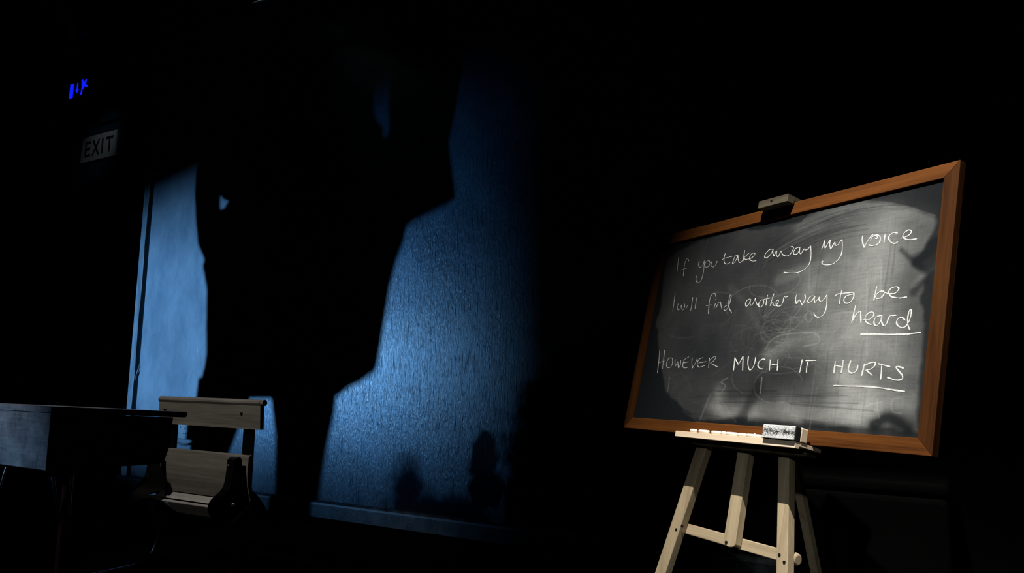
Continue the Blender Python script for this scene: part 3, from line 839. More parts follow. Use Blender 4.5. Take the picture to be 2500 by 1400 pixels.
# ------------------------------------------------------------ chalkboard
WORDS=[('If',0.00109,[[(-0.4357,0.2548),(-0.4286,0.2008)],[(-0.3765,0.2309),(-0.383,0.2399),(-0.3901,0.24),(-0.3952,0.2266),(-0.3947,0.2084),(-0.3916,0.1799)],[(-0.4121,0.2037),(-0.4009,0.2048),(-0.3789,0.2072)]]),('you',0.00109,[[(-0.3225,0.2241),(-0.3242,0.2126),(-0.3169,0.2014),(-0.3077,0.2021),(-0.3009,0.2093),(-0.2979,0.2221)],[(-0.2979,0.2221),(-0.2939,0.1947),(-0.2931,0.1695),(-0.2981,0.1518),(-0.3074,0.1461),(-0.318,0.1512),(-0.3238,0.1617),(-0.3227,0.1722)],[(-0.2799,0.2189),(-0.2894,0.2145),(-0.2922,0.2042),(-0.2825,0.1967),(-0.2714,0.1994),(-0.2688,0.2106),(-0.2759,0.2184),(-0.2816,0.2182)],[(-0.2603,0.2132),(-0.2621,0.2019),(-0.2531,0.1934),(-0.2433,0.1955),(-0.2375,0.2033),(-0.2363,0.2113)]]),('take',0.00124,[[(-0.2041,0.2335),(-0.2062,0.2187),(-0.2022,0.203),(-0.1944,0.1959),(-0.1832,0.195),(-0.1752,0.1976)],[(-0.2132,0.2131),(-0.1978,0.2165),(-0.1687,0.2177)],[(-0.1462,0.2193),(-0.1562,0.2159),(-0.1609,0.2063),(-0.1632,0.1928),(-0.1554,0.1954),(-0.1482,0.2063),(-0.1459,0.218)],[(-0.1459,0.218),(-0.1407,0.2015),(-0.1333,0.1922),(-0.1252,0.1929),(-0.1185,0.2001)],[(-0.1202,0.2306),(-0.1189,0.213),(-0.1185,0.1947)],[(-0.0969,0.2187),(-0.1081,0.2113),(-0.1171,0.2045),(-0.1101,0.1989),(-0.1006,0.1975)],[(-0.1006,0.1975),(-0.0828,0.2003),(-0.073,0.2096),(-0.079,0.2151),(-0.0887,0.212),(-0.0934,0.2019),(-0.0882,0.193),(-0.0758,0.1881),(-0.0634,0.1876)]]),('away',0.00139,[[(-0.0051,0.2155),(-0.0162,0.2156),(-0.0281,0.206),(-0.032,0.1958),(-0.0253,0.1912),(-0.0141,0.1943),(-0.0047,0.2059),(-0.0022,0.2157),(-0.0013,0.203),(0.0056,0.1925)],[(0.0056,0.1925),(0.0124,0.2068),(0.0143,0.1936),(0.0224,0.1884),(0.0308,0.2039),(0.036,0.1938),(0.0486,0.186),(0.0624,0.1863),(0.0717,0.1952),(0.0753,0.2056),(0.0709,0.211),(0.0645,0.2113)],[(0.0948,0.2053),(0.0839,0.2031),(0.0777,0.1919),(0.0829,0.1854),(0.0922,0.1863),(0.0973,0.1957),(0.0977,0.2043),(0.0998,0.1885),(0.1061,0.183)],[(0.1061,0.183),(0.1126,0.1944),(0.1148,0.197),(0.1202,0.193),(0.1283,0.1949),(0.136,0.2031)],[(0.136,0.2031),(0.1417,0.1775),(0.1421,0.1552),(0.1342,0.1408),(0.1176,0.1308),(0.097,0.1279),(0.0751,0.1303),(0.0522,0.1356)]]),('my',0.0016,[[(0.1761,0.185),(0.1799,0.2003),(0.1826,0.2104),(0.1843,0.1996),(0.1877,0.1884),(0.1941,0.2001),(0.2003,0.2079),(0.2007,0.1968),(0.2065,0.1832),(0.2132,0.1948),(0.2167,0.2007)],[(0.2167,0.2007),(0.2198,0.1911),(0.2282,0.1912),(0.2387,0.2045)],[(0.2387,0.2045),(0.2429,0.1856),(0.2432,0.162),(0.2349,0.1462),(0.2195,0.1377),(0.2026,0.1373),(0.1886,0.1403),(0.1825,0.1473),(0.187,0.1505)]]),('voice',0.00182,[[(0.3029,0.204),(0.3019,0.1947),(0.306,0.1815),(0.3116,0.1691)],[(0.3116,0.1691),(0.3171,0.1817),(0.3262,0.1957),(0.3341,0.2026)],[(0.3275,0.1857),(0.3327,0.1966),(0.3425,0.1963),(0.3475,0.1913),(0.3446,0.1883),(0.3399,0.1912)],[(0.3347,0.1983),(0.3455,0.1985),(0.3551,0.1906),(0.3551,0.1773),(0.3468,0.1716),(0.335,0.1709),(0.3235,0.1748)],[(0.3683,0.1954),(0.3677,0.1833),(0.3681,0.1715)],[(0.4035,0.1922),(0.3923,0.1962),(0.3824,0.1919),(0.3793,0.1834),(0.3869,0.172),(0.3979,0.1661),(0.4068,0.169)],[(0.414,0.1773),(0.4288,0.1797),(0.4391,0.1858),(0.4393,0.1926),(0.431,0.1957),(0.4216,0.1899),(0.4186,0.1815),(0.4255,0.1738),(0.4399,0.1697),(0.4567,0.1684)]]),('I',0.00109,[[(-0.4179,0.1222),(-0.4153,0.0911),(-0.4129,0.0554)]]),('will',0.00109,[[(-0.3915,0.082),(-0.3918,0.0673),(-0.3854,0.059),(-0.3766,0.0631),(-0.3729,0.0754),(-0.3678,0.0614),(-0.3597,0.0568),(-0.3557,0.0681),(-0.3599,0.0791)],[(-0.3417,0.0726),(-0.3457,0.0614)],[(-0.3236,0.0979),(-0.3223,0.0767),(-0.322,0.0508)],[(-0.3049,0.0951),(-0.3031,0.0749),(-0.3019,0.0562)]]),('find',0.00124,[[(-0.2135,0.0888),(-0.2183,0.0986),(-0.2275,0.1004),(-0.2376,0.0894),(-0.2392,0.069),(-0.2345,0.0335)],[(-0.2517,0.0627),(-0.2427,0.0623),(-0.2277,0.0634)],[(-0.2098,0.0673),(-0.2131,0.0492)],[(-0.2127,0.0799),(-0.2108,0.0782)],[(-0.2044,0.0494),(-0.1969,0.0652),(-0.1892,0.069),(-0.1843,0.0586),(-0.1779,0.0462)],[(-0.1568,0.0543),(-0.1657,0.0515),(-0.1674,0.0426),(-0.1605,0.0388),(-0.1523,0.0449),(-0.1466,0.0624),(-0.145,0.082),(-0.1486,0.0878),(-0.1519,0.0809),(-0.1515,0.0628),(-0.145,0.0443),(-0.131,0.0289)]]),('another',0.00139,[[(-0.0635,0.0669),(-0.073,0.0643),(-0.079,0.0552),(-0.0774,0.0472),(-0.0713,0.0449),(-0.0638,0.0521),(-0.061,0.0657),(-0.0609,0.0544),(-0.057,0.0463),(-0.0497,0.0482)],[(-0.0497,0.0482),(-0.0437,0.0623),(-0.0424,0.0665),(-0.038,0.0558),(-0.0289,0.0429)],[(-0.018,0.059),(-0.0251,0.0511),(-0.0241,0.0408),(-0.0169,0.0367),(-0.0084,0.0428),(-0.0075,0.0546),(-0.016,0.0597)],[(0.004,0.0722),(0.0027,0.057),(0.0038,0.04)],[(-0.0147,0.0587),(-0.0022,0.0601),(0.0144,0.0618)],[(0.0278,0.074),(0.023,0.0551),(0.0202,0.0369)],[(0.0202,0.0369),(0.0246,0.0465),(0.029,0.0453),(0.0312,0.0393),(0.038,0.0361)],[(0.038,0.0361),(0.0472,0.042),(0.0486,0.051),(0.0433,0.0518),(0.0404,0.0451),(0.0441,0.0364),(0.0538,0.0336)],[(0.0538,0.0336),(0.0615,0.0357),(0.0657,0.0461),(0.0673,0.0595),(0.0744,0.0587),(0.082,0.0609)]]),('way',0.0016,[[(0.1121,0.0618),(0.1098,0.0502),(0.1157,0.0352),(0.1235,0.0462),(0.1356,0.0312),(0.1431,0.0461),(0.1431,0.0524),(0.1393,0.0599)],[(0.1707,0.0531),(0.1586,0.0508),(0.1527,0.0389),(0.1582,0.0349),(0.1678,0.0393),(0.1752,0.0509),(0.1746,0.0422),(0.1781,0.033),(0.1852,0.0394)],[(0.1852,0.0394),(0.1904,0.0476),(0.1901,0.0407),(0.1984,0.0329),(0.2072,0.0408),(0.2145,0.0513)],[(0.2145,0.0513),(0.2172,0.0277),(0.2165,0.0071),(0.2087,-0.0069),(0.1952,-0.0099),(0.1841,-0.0042),(0.1786,0.005)]]),('to',0.00182,[[(0.2601,0.0595),(0.258,0.0409),(0.258,0.0214)],[(0.2402,0.0444),(0.2491,0.0495),(0.2681,0.0501),(0.2852,0.0492)],[(0.2852,0.0492),(0.2954,0.0489),(0.2984,0.0411),(0.2955,0.0288),(0.2853,0.0218),(0.2748,0.0232),(0.2698,0.0321),(0.2751,0.0409),(0.2878,0.0438),(0.2973,0.0445)]]),('be',0.00204,[[(0.3624,0.0582),(0.3603,0.0405),(0.3585,0.0212)],[(0.3596,0.0259),(0.3658,0.0383),(0.3755,0.0438),(0.3843,0.042),(0.3848,0.0347),(0.3777,0.0266),(0.364,0.0252)],[(0.3845,0.0404),(0.3917,0.0372),(0.4004,0.0344),(0.4154,0.0347),(0.4235,0.0434),(0.4194,0.0502),(0.4085,0.0506),(0.3991,0.0452),(0.3977,0.0366),(0.4046,0.0279),(0.4167,0.0235),(0.4301,0.0211),(0.4478,0.022)]]),('heard',0.0019,[[(0.3076,0.0144),(0.3051,-0.0068),(0.3025,-0.0338)],[(0.3028,-0.0297),(0.3106,-0.0138),(0.3228,-0.0037),(0.3266,-0.0183),(0.3297,-0.0348)],[(0.3358,-0.0271),(0.3517,-0.0274),(0.3628,-0.0194),(0.3617,-0.0105),(0.3527,-0.0082),(0.343,-0.0147),(0.34,-0.0258),(0.3476,-0.036),(0.3605,-0.0413)],[(0.3869,-0.0197),(0.375,-0.0204),(0.3674,-0.0278),(0.3671,-0.0389),(0.3747,-0.0449),(0.3837,-0.0353),(0.3869,-0.02),(0.3859,-0.0323),(0.3935,-0.0461)],[(0.3935,-0.0461),(0.4007,-0.0435),(0.4048,-0.0289),(0.4082,-0.0226),(0.4155,-0.0219),(0.4254,-0.0219)],[(0.4505,-0.0368),(0.4408,-0.0292),(0.4313,-0.0308),(0.4275,-0.0398),(0.4335,-0.0495),(0.4452,-0.0536),(0.4543,-0.0493),(0.4619,-0.033),(0.4632,-0.0164),(0.4609,-0.0101),(0.4569,-0.0158),(0.4556,-0.0326),(0.4581,-0.048),(0.4642,-0.0605)]]),('underline',0.00263,[[(0.3319,-0.0639),(0.3723,-0.0656),(0.4146,-0.0692),(0.4472,-0.0709),(0.4707,-0.0699),(0.4921,-0.0681)]]),('HOWEVER',0.00131,[[(-0.4444,-0.0788),(-0.4378,-0.1176),(-0.4337,-0.1579)],[(-0.4185,-0.0778),(-0.4141,-0.1143),(-0.4116,-0.1438)],[(-0.4353,-0.1215),(-0.4078,-0.1164)],[(-0.3767,-0.1057),(-0.3898,-0.1092),(-0.3956,-0.1242),(-0.3908,-0.1366),(-0.3786,-0.1399),(-0.3676,-0.1341),(-0.3661,-0.1191),(-0.371,-0.1081),(-0.3807,-0.1066)],[(-0.3555,-0.1119),(-0.3534,-0.125),(-0.3479,-0.1353)],[(-0.3479,-0.1353),(-0.3411,-0.1197),(-0.3373,-0.129),(-0.3311,-0.142)],[(-0.3311,-0.142),(-0.3254,-0.1329),(-0.3275,-0.1144)],[(-0.2898,-0.1052),(-0.3066,-0.1121),(-0.3129,-0.1239),(-0.3109,-0.1368),(-0.3017,-0.1415),(-0.2875,-0.1399)],[(-0.31,-0.1249),(-0.2869,-0.1217)],[(-0.2746,-0.1084),(-0.2718,-0.1247),(-0.2646,-0.1429)],[(-0.2646,-0.1429),(-0.2557,-0.1269),(-0.2492,-0.1117)],[(-0.2233,-0.1088),(-0.2408,-0.1146),(-0.2459,-0.1253),(-0.2421,-0.1352),(-0.2321,-0.1398),(-0.2095,-0.1348)],[(-0.2405,-0.1263),(-0.2063,-0.1225)],[(-0.1956,-0.1104),(-0.1938,-0.128),(-0.1915,-0.143)],[(-0.1922,-0.1193),(-0.182,-0.1107),(-0.1684,-0.1067),(-0.1706,-0.118),(-0.1876,-0.1285)],[(-0.1876,-0.1285),(-0.1719,-0.1333),(-0.1521,-0.1409)]]),('MUCH',0.0019,[[(-0.0846,-0.1528),(-0.0854,-0.1335),(-0.0877,-0.1123)],[(-0.0877,-0.1123),(-0.0785,-0.1235),(-0.0683,-0.1346)],[(-0.0683,-0.1346),(-0.0609,-0.1222),(-0.0548,-0.109)],[(-0.0548,-0.109),(-0.0514,-0.1307),(-0.0477,-0.1532)],[(-0.0337,-0.1104),(-0.032,-0.1295),(-0.0253,-0.146),(-0.0178,-0.151),(-0.0088,-0.143),(-0.0054,-0.1284),(-0.0052,-0.1136)],[(0.032,-0.1219),(0.0223,-0.12),(0.0112,-0.1271),(0.0082,-0.1384),(0.0161,-0.1466),(0.0291,-0.1492)],[(0.0513,-0.1215),(0.0527,-0.1391),(0.0537,-0.155)],[(0.0784,-0.1214),(0.0805,-0.138),(0.082,-0.1545)],[(0.059,-0.1352),(0.0695,-0.1378),(0.0812,-0.1367)]]),('IT',0.00212,[[(0.1627,-0.1242),(0.161,-0.1427),(0.1601,-0.1603)],[(0.174,-0.1276),(0.1914,-0.128),(0.2093,-0.1281)],[(0.1815,-0.1318),(0.1809,-0.1478),(0.182,-0.1605)]]),('HURTS',0.00219,[[(0.2683,-0.1313),(0.268,-0.1474),(0.2687,-0.1635)],[(0.2916,-0.1287),(0.2914,-0.1447),(0.2897,-0.1629)],[(0.27,-0.1428),(0.2917,-0.147)],[(0.3143,-0.1308),(0.3107,-0.1435),(0.3105,-0.1555),(0.3171,-0.1623),(0.328,-0.1617),(0.3345,-0.1543),(0.3354,-0.1424)],[(0.354,-0.139),(0.3519,-0.1545),(0.35,-0.1707)],[(0.3555,-0.1442),(0.3693,-0.1379),(0.3821,-0.1374),(0.3831,-0.1447),(0.373,-0.1533),(0.3594,-0.1553)],[(0.3594,-0.1553),(0.3693,-0.162),(0.3799,-0.1693)],[(0.3905,-0.1404),(0.4051,-0.1436),(0.4243,-0.1489)],[(0.4013,-0.145),(0.4022,-0.1623),(0.4025,-0.1794)],[(0.4595,-0.1529),(0.4486,-0.1493),(0.4388,-0.1491),(0.4467,-0.1584),(0.4577,-0.1697),(0.4579,-0.178),(0.4463,-0.1808),(0.4324,-0.178),(0.4196,-0.1738)]]),('underline',0.00233,[[(0.2716,-0.1947),(0.3176,-0.1958),(0.3592,-0.1962),(0.3995,-0.1987),(0.4385,-0.2039),(0.4686,-0.2073)]])]
SMEAR=[('poly',0.01028,0.03,[(-0.503,0.1796),(-0.5056,0.2549),(-0.4426,0.2868),(-0.2412,0.3126),(-0.0291,0.292),(0.0809,0.285),(0.1539,0.3145),(0.2626,0.3119),(0.3782,0.28),(0.4963,0.2213),(0.5065,0.2022),(0.4802,0.1334),(0.4552,0.1033),(0.4923,0.0704),(0.487,0.0163),(0.5021,-0.0495),(0.5072,-0.1748),(0.5095,-0.2955),(0.4077,-0.299),(0.297,-0.2973),(0.1595,-0.2989),(-0.0325,-0.2931),(-0.1763,-0.303),(-0.2845,-0.273),(-0.3752,-0.2175),(-0.4434,-0.0964),(-0.4956,0.0242),(-0.4841,0.112)]),('line',0.16893,0.14,[(0.2979,0.0588),(0.3366,-0.2188)]),('line',0.07712,0.18,[(0.355,0.2134),(0.3471,0.077),(0.3371,-0.0386),(0.3336,-0.1521),(0.3542,-0.2565)]),('line',0.02497,0.07,[(0.0845,0.2637),(0.18,0.2909),(0.279,0.2922),(0.3802,0.2631),(0.4743,0.2171)]),('line',0.02644,0.11,[(0.0477,-0.1102),(0.1045,-0.0741),(0.1781,-0.0651),(0.2409,-0.1039),(0.2836,-0.1629),(0.3598,-0.2074)]),('line',0.02644,0.13,[(-0.1479,-0.2616),(-0.004,-0.2665),(0.1549,-0.2727),(0.2608,-0.2757),(0.4024,-0.2573)]),('line',0.02791,0.13,[(-0.1277,-0.2275),(-0.1065,-0.28),(0.0158,-0.2815)]),('line',0.02644,0.09,[(0.1203,-0.247),(0.2235,-0.2555),(0.3823,-0.2394),(0.4669,-0.2266)]),('line',0.04407,0.06,[(0.3498,0.1539),(0.4219,0.1658),(0.4801,0.1617)]),('line',0.04407,0.018,[(-0.4443,0.205),(-0.4281,0.0589),(-0.4084,-0.0973),(-0.3099,-0.2166)]),('line',0.01469,0.035,[(-0.156,0.1086),(-0.068,0.0432),(-0.0097,-0.0292),(0.0452,-0.0973)]),('line',0.0404,0.06,[(0.166,0.0988),(0.2705,0.1107),(0.3583,0.0874)]),('line',0.04407,0.09,[(0.421,-0.0772),(0.4416,-0.1534),(0.4477,-0.253)]),('line',0.04407,0.055,[(0.1593,0.0486),(0.226,-0.007),(0.2612,-0.0574)]),('line',0.05141,0.03,[(-0.0471,0.0276),(0.0648,0.0579),(0.1702,0.0728)]),('line',0.01175,0.05,[(0.0382,0.1143),(0.1364,0.1415),(0.2306,0.1474),(0.3228,0.1158)]),('line',0.00881,0.08,[(0.4579,0.0524),(0.489,0.0764),(0.5149,0.0894)]),('line',0.00441,0.06,[(-0.2723,-0.2796),(-0.1939,-0.3106)]),('line',0.00367,0.06,[(-0.1939,-0.3106),(-0.1653,-0.2282)]),('line',0.05876,-0.14,[(-0.3108,-0.0483),(-0.2367,-0.095),(-0.2067,-0.0532)]),('line',0.03819,-0.16,[(0.074,-0.1646),(0.1719,-0.1591)]),('line',0.04407,-0.08,[(-0.2027,0.1433),(-0.0651,0.0291)]),('line',0.02938,-0.1,[(-0.1429,0.224),(-0.0179,0.2329),(-0.13,0.1636)]),('line',0.01322,-0.34,[(0.4626,0.1135),(0.4865,0.1268),(0.5057,0.1545)]),('line',0.00734,-0.22,[(0.4183,0.1461),(0.451,0.1152),(0.4787,0.0944)]),('line',0.01028,-0.22,[(0.4626,0.0352),(0.4882,0.0572)]),('line',0.0191,-0.34,[(0.4005,-0.289),(0.4355,-0.269),(0.4853,-0.293)]),('line',0.01469,-0.26,[(0.2013,-0.291),(0.2845,-0.3007),(0.3238,-0.3055)]),('line',0.01616,-0.26,[(0.0211,-0.3074),(-0.155,-0.312)]),('line',0.02203,-0.24,[(0.0241,-0.1993),(-0.0002,-0.2442),(-0.0247,-0.2895)]),('line',0.02644,-0.12,[(0.3709,-0.1526),(0.4276,-0.18),(0.4743,-0.1955)]),('line',0.02203,-0.1,[(0.2767,-0.1167),(0.2482,-0.151)]),('line',0.0022,0.1,[(-0.3673,-0.1731),(-0.3641,-0.2173)]),('line',0.0022,0.2,[(0.0298,-0.1739),(0.0333,-0.2169)]),('line',0.00184,0.12,[(-0.1029,-0.1736),(-0.1276,-0.1871),(-0.1069,-0.1971),(-0.1169,-0.214)]),('line',0.00184,0.1,[(0.1489,-0.0011),(0.1634,-0.021),(0.1762,-0.0094),(0.1657,0.0101),(0.1522,0.0018)]),('line',0.00184,0.1,[(0.3599,-0.2535),(0.3823,-0.2394),(0.411,-0.2333)]),('line',0.00184,0.1,[(0.3986,-0.2283),(0.4098,-0.2702)]),('line',0.00184,0.1,[(0.4608,-0.2216),(0.439,-0.2273),(0.4421,-0.2532),(0.4649,-0.2575)]),('line',0.0022,0.1,[(0.0274,-0.0902),(0.0542,-0.059),(0.1155,-0.0494),(0.1907,-0.0535),(0.209,-0.0788),(0.16,-0.0889)]),('line',0.0022,0.08,[(0.0961,0.2889),(0.1539,0.3145),(0.2628,0.3105),(0.3783,0.2788),(0.4963,0.2213)]),('line',0.00147,0.09,[(0.3277,0.1032),(0.3572,-0.119)]),('line',0.00147,0.08,[(0.3657,0.1277),(0.3784,0.027)]),('line',0.00147,0.08,[(0.3632,0.128),(0.3732,0.039)]),('line',0.00147,0.06,[(0.1353,0.1943),(0.1512,0.0749)])]

W2, H2 = 0.5522, 0.34925
board = empty('chalkboard', BRD.w(0, -H2, -0.01), BR, 'wood-framed chalkboard with three chalked lines, resting on the easel tray', 'chalkboard')
F = 0.0375
NU, NV = 900, 570
us = np.linspace(-W2 + F - 0.004, W2 - F + 0.004, NU)
vsn = np.linspace(-H2 + F - 0.004, H2 - F + 0.004, NV)
UU, VV = np.meshgrid(us, vsn)
dust = np.full(UU.shape, 0.012)
rng = np.random.RandomState(3)


def vnoise(fx, fy):
    g = rng.rand(64, 64)
    x, y = (UU * fx) % 63, (VV * fy) % 63
    i, j = x.astype(int), y.astype(int)
    a, b = x - i, y - j
    a, b = a * a * (3 - 2 * a), b * b * (3 - 2 * b)
    return (g[j, i] * (1 - a) + g[j, i + 1] * a) * (1 - b) + (g[j + 1, i] * (1 - a) + g[j + 1, i + 1] * a) * b


def seg_dist(pts, X_, Y_):
    best = np.full(X_.shape, 9.0)
    for (x0, y0), (x1, y1) in zip(pts, pts[1:]):
        dx, dy = x1 - x0, y1 - y0
        t = np.clip(((X_ - x0) * dx + (Y_ - y0) * dy) / (dx * dx + dy * dy + 1e-12), 0, 1)
        best = np.minimum(best, np.hypot(X_ - x0 - t * dx, Y_ - y0 - t * dy))
    return best


warp = (vnoise(14, 16) - 0.5) * 0.030 + (vnoise(45, 60) - 0.5) * 0.012


def add_line(pl, wd, amt, wobble=True):
    """dust added (or wiped, if negative) along a path, worked on a window of the grid"""
    pad = wd * 3
    xs, ys = [p[0] for p in pl], [p[1] for p in pl]
    i0, i1 = np.searchsorted(us, min(xs) - pad), np.searchsorted(us, max(xs) + pad)
    j0, j1 = np.searchsorted(vsn, min(ys) - pad), np.searchsorted(vsn, max(ys) + pad)
    if i1 - i0 < 1 or j1 - j0 < 1:
        return
    w_ = (slice(j0, j1), slice(i0, i1))
    d = seg_dist(pl, UU[w_], VV[w_])
    if wobble and wd > 0.008:
        d = np.maximum(d + warp[w_] * 0.6, 0)
    g = np.exp(-(d / wd) ** 2)
    if amt > 0:
        dust[w_] += amt * g
    else:
        dust[w_] *= 1 - np.clip(-amt * 2.9, 0, 0.93) * g


for kind, wd, amt, pts in SMEAR:
    if kind == 'poly':
        ins = np.zeros(UU.shape, bool)
        for (x0, y0), (x1, y1) in zip(pts, pts[1:] + pts[:1]):
            c = ((y0 > VV) != (y1 > VV)) & (UU < (x1 - x0) * (VV - y0) / (y1 - y0 + 1e-12) + x0)
            ins ^= c
        d = seg_dist(pts + pts[:1], UU, VV) * np.where(ins, 1, -1)
        edge = np.clip((d + wd * 0.3 + warp * 0.4) / wd, 0, 1)
        dust += amt * edge
    else:
        pz = [Vector((p[0], p[1], 0)) for p in pts]
        add_line([(q.x, q.y) for q in smooth_path(pz, 5)] if len(pts) > 2 else pts, wd, amt)
dust *= 0.25 + 0.75 * edge
# fine wiping scratches: arcs under the top sweep, loops in the middle, runs down the right
top = [(-0.02, 0.215), (0.10, 0.262), (0.22, 0.285), (0.34, 0.282), (0.46, 0.255)]
for k in range(26):
    o_ = rng.uniform(-0.085, 0.012)
    x_ = rng.uniform(-0.03, 0.03)
    a_, b_ = sorted(rng.uniform(0, 1, 2))
    pl = [(q.x + x_, q.y + o_) for q in smooth_path([Vector((*p, 0)) for p in top], 8)]
    add_line(pl[int(a_ * 12):int(a_ * 12) + 20], rng.uniform(0.0009, 0.0028), rng.uniform(-0.14, 0.055), False)
for k in range(34):
    cx, cy = rng.normal(0.06, 0.06), rng.normal(-0.05, 0.05)
    rx, ry, t0 = rng.uniform(0.03, 0.11), rng.uniform(0.02, 0.06), rng.uniform(0, 6.3)
    pl = [(cx + rx * math.cos(t0 + t * 0.25), cy + ry * math.sin(t0 + t * 0.25)) for t in range(int(rng.uniform(8, 22)))]
    add_line(pl, rng.uniform(0.0008, 0.0016), rng.uniform(0.02, 0.06), False)
for k in range(46):
    x_ = rng.uniform(-0.05, 0.47)
    y_ = rng.uniform(-0.22, 0.22)
    l_ = rng.uniform(0.05, 0.2)
    add_line([(x_, y_), (x_ + rng.normal(0, 0.004), y_ - l_)], rng.uniform(0.0008, 0.0025), rng.uniform(-0.10, 0.05), False)
for k in range(40):
    x_, y_ = rng.uniform(-0.45, 0.40), rng.uniform(-0.26, 0.2)
    t_ = rng.uniform(-0.9, 1.2)
    l_ = rng.uniform(0.03, 0.13)
    c_ = rng.uniform(-0.03, 0.03)
    pl = [(x_ + l_ * q * math.cos(t_) - c_ * q * q * math.sin(t_), y_ + l_ * q * math.sin(t_) + c_ * q * q * math.cos(t_)) for q in (0, 0.25, 0.5, 0.75, 1)]
    add_line(pl, rng.uniform(0.0008, 0.003), rng.uniform(0.008, 0.035), False)
for k in range(22):
    x_, y_ = rng.uniform(-0.30, 0.25), rng.uniform(-0.29, -0.20)
    add_line([(x_, y_), (x_ + rng.uniform(0.08, 0.25), y_ + rng.normal(0, 0.006))], rng.uniform(0.001, 0.004), rng.uniform(-0.16, 0.06), False)
cl = (vnoise(9, 9) * 0.6 + vnoise(22, 18) * 0.4)
dust = np.clip(dust * (0.78 + 0.45 * cl), 0.004, 1)
me = bpy.data.meshes.new('board_panel')
inv = ROOTM[board.name].inverted()
co = np.stack([UU, VV, np.full(UU.shape, -0.0075)], -1).reshape(-1, 3)
mm = np.array((inv @ BRD.m))
co = co @ mm[:3, :3].T + mm[:3, 3]
ii = np.arange(NU * NV).reshape(NV, NU)
fa = np.stack([ii[:-1, :-1], ii[:-1, 1:], ii[1:, 1:], ii[1:, :-1]], -1).reshape(-1, 4)
back_o = len(co)
cb4 = []
for a, b in ((us[0], vsn[0]), (us[-1], vsn[0]), (us[-1], vsn[-1]), (us[0], vsn[-1])):
    cb4.append(np.array((a, b, -0.0185)) @ mm[:3, :3].T + mm[:3, 3])
co = np.concatenate([co, np.array(cb4)])
loops = np.concatenate([fa.reshape(-1), [back_o + 3, back_o + 2, back_o + 1, back_o]])
nf = len(fa) + 1
me.vertices.add(len(co))
me.vertices.foreach_set('co', co.reshape(-1))
me.loops.add(len(loops))
me.loops.foreach_set('vertex_index', loops.astype(np.int32))
me.polygons.add(nf)
me.polygons.foreach_set('loop_start', (np.arange(nf) * 4).astype(np.int32))
me.update(calc_edges=True)
me.validate()
at = me.attributes.new('dust', 'FLOAT', 'POINT')
at.data.foreach_set('value', np.concatenate([dust.reshape(-1), np.zeros(4)]).astype(np.float32))
me.materials.append(M_SLATE)
po = bpy.data.objects.new('board_panel', me)
COL.objects.link(po)
po.parent = board
# mitred frame
for pts, m in (([(-W2, H2), (W2, H2), (W2 - F, H2 - F), (-W2 + F, H2 - F)], M_FRX), ([(-W2, -H2), (W2, -H2), (W2 - F, -H2 + F), (-W2 + F, -H2 + F)], M_FRX),
               ([(-W2, -H2), (-W2, H2), (-W2 + F, H2 - F), (-W2 + F, -H2 + F)], M_FRY), ([(W2, -H2), (W2, H2), (W2 - F, H2 - F), (W2 - F, -H2 + F)], M_FRY)):
    build('frame_rail', prism(BRD, pts, -0.022, 0.0, 'xy', 0.0012), m, board)


# chalk handwriting: each word a raised ragged stroke mesh
def stroke(bm, pts, r):
    P = smooth_path([Vector((x, y, 0)) for x, y in pts], 7) if len(pts) > 2 else [Vector((*pts[0], 0)).lerp(Vector((*pts[1], 0)), i / 12) for i in range(13)]
    n = len(P)
    prev = None
    ph = random.random() * 9
    for i, p in enumerate(P):
        d = (P[min(i + 1, n - 1)] - P[max(i - 1, 0)])
        if d.length < 1e-7:
            continue
        d.normalize()
        nr = Vector((-d.y, d.x, 0))
        rr = r * (0.86 + 0.22 * math.sin(i * 0.37 + ph) + 0.16 * (random.random() - 0.5))
        if i in (0, n - 1):
            rr *= 0.65
        a, b = p + nr * rr, p - nr * rr
        c = [bm.verts.new(BRD.w(q.x, q.y, h)) for q, h in ((a, -0.0078), (a.lerp(p, 0.25), -0.0068), (b.lerp(p, 0.25), -0.0068), (b, -0.0078))]
        if prev:
            for j in range(3):
                bm.faces.new((prev[j], prev[j + 1], c[j + 1], c[j]))
            bm.faces.new((prev[3], prev[0], c[0], c[3]))
        else:
            bm.faces.new(c[::-1])
        prev = c
    bm.faces.new(prev)


for wname, rad, sts in WORDS:
    bm = bmesh.new()
    for st in sts:
        stroke(bm, st, rad * 0.98)
    o = build('chalk_underline' if wname == 'underline' else 'chalk_word', bm, M_CHALKL if wname in ('If', 'you', 'I', 'will', 'find', 'HOWEVER') else M_CHALK, board)
    o['label'] = 'white chalk underline' if wname == 'underline' else 'white chalk word "%s"' % wname

# eraser standing on the tray
e0 = BRD.w(0.184, -0.3515, 0.044)
er = empty('board_eraser', e0, BR, 'chalk-covered felt board eraser standing on the easel tray', 'eraser')
build('wood_back', box(BRD, (0.132, -0.3515, 0.018), (0.238, -0.3150, 0.043), 0.003), M_PINEO, er)
build('felt_side', box(BRD, (0.1325, -0.3515, 0.043), (0.2375, -0.3155, 0.062), 0.002), M_FELTD, er)
build('felt_face', box(BRD, (0.1330, -0.3508, 0.0615), (0.2368, -0.3162, 0.0660), 0.0015), M_FELT, er, BRD.w(0.185, -0.3335, 0.064))

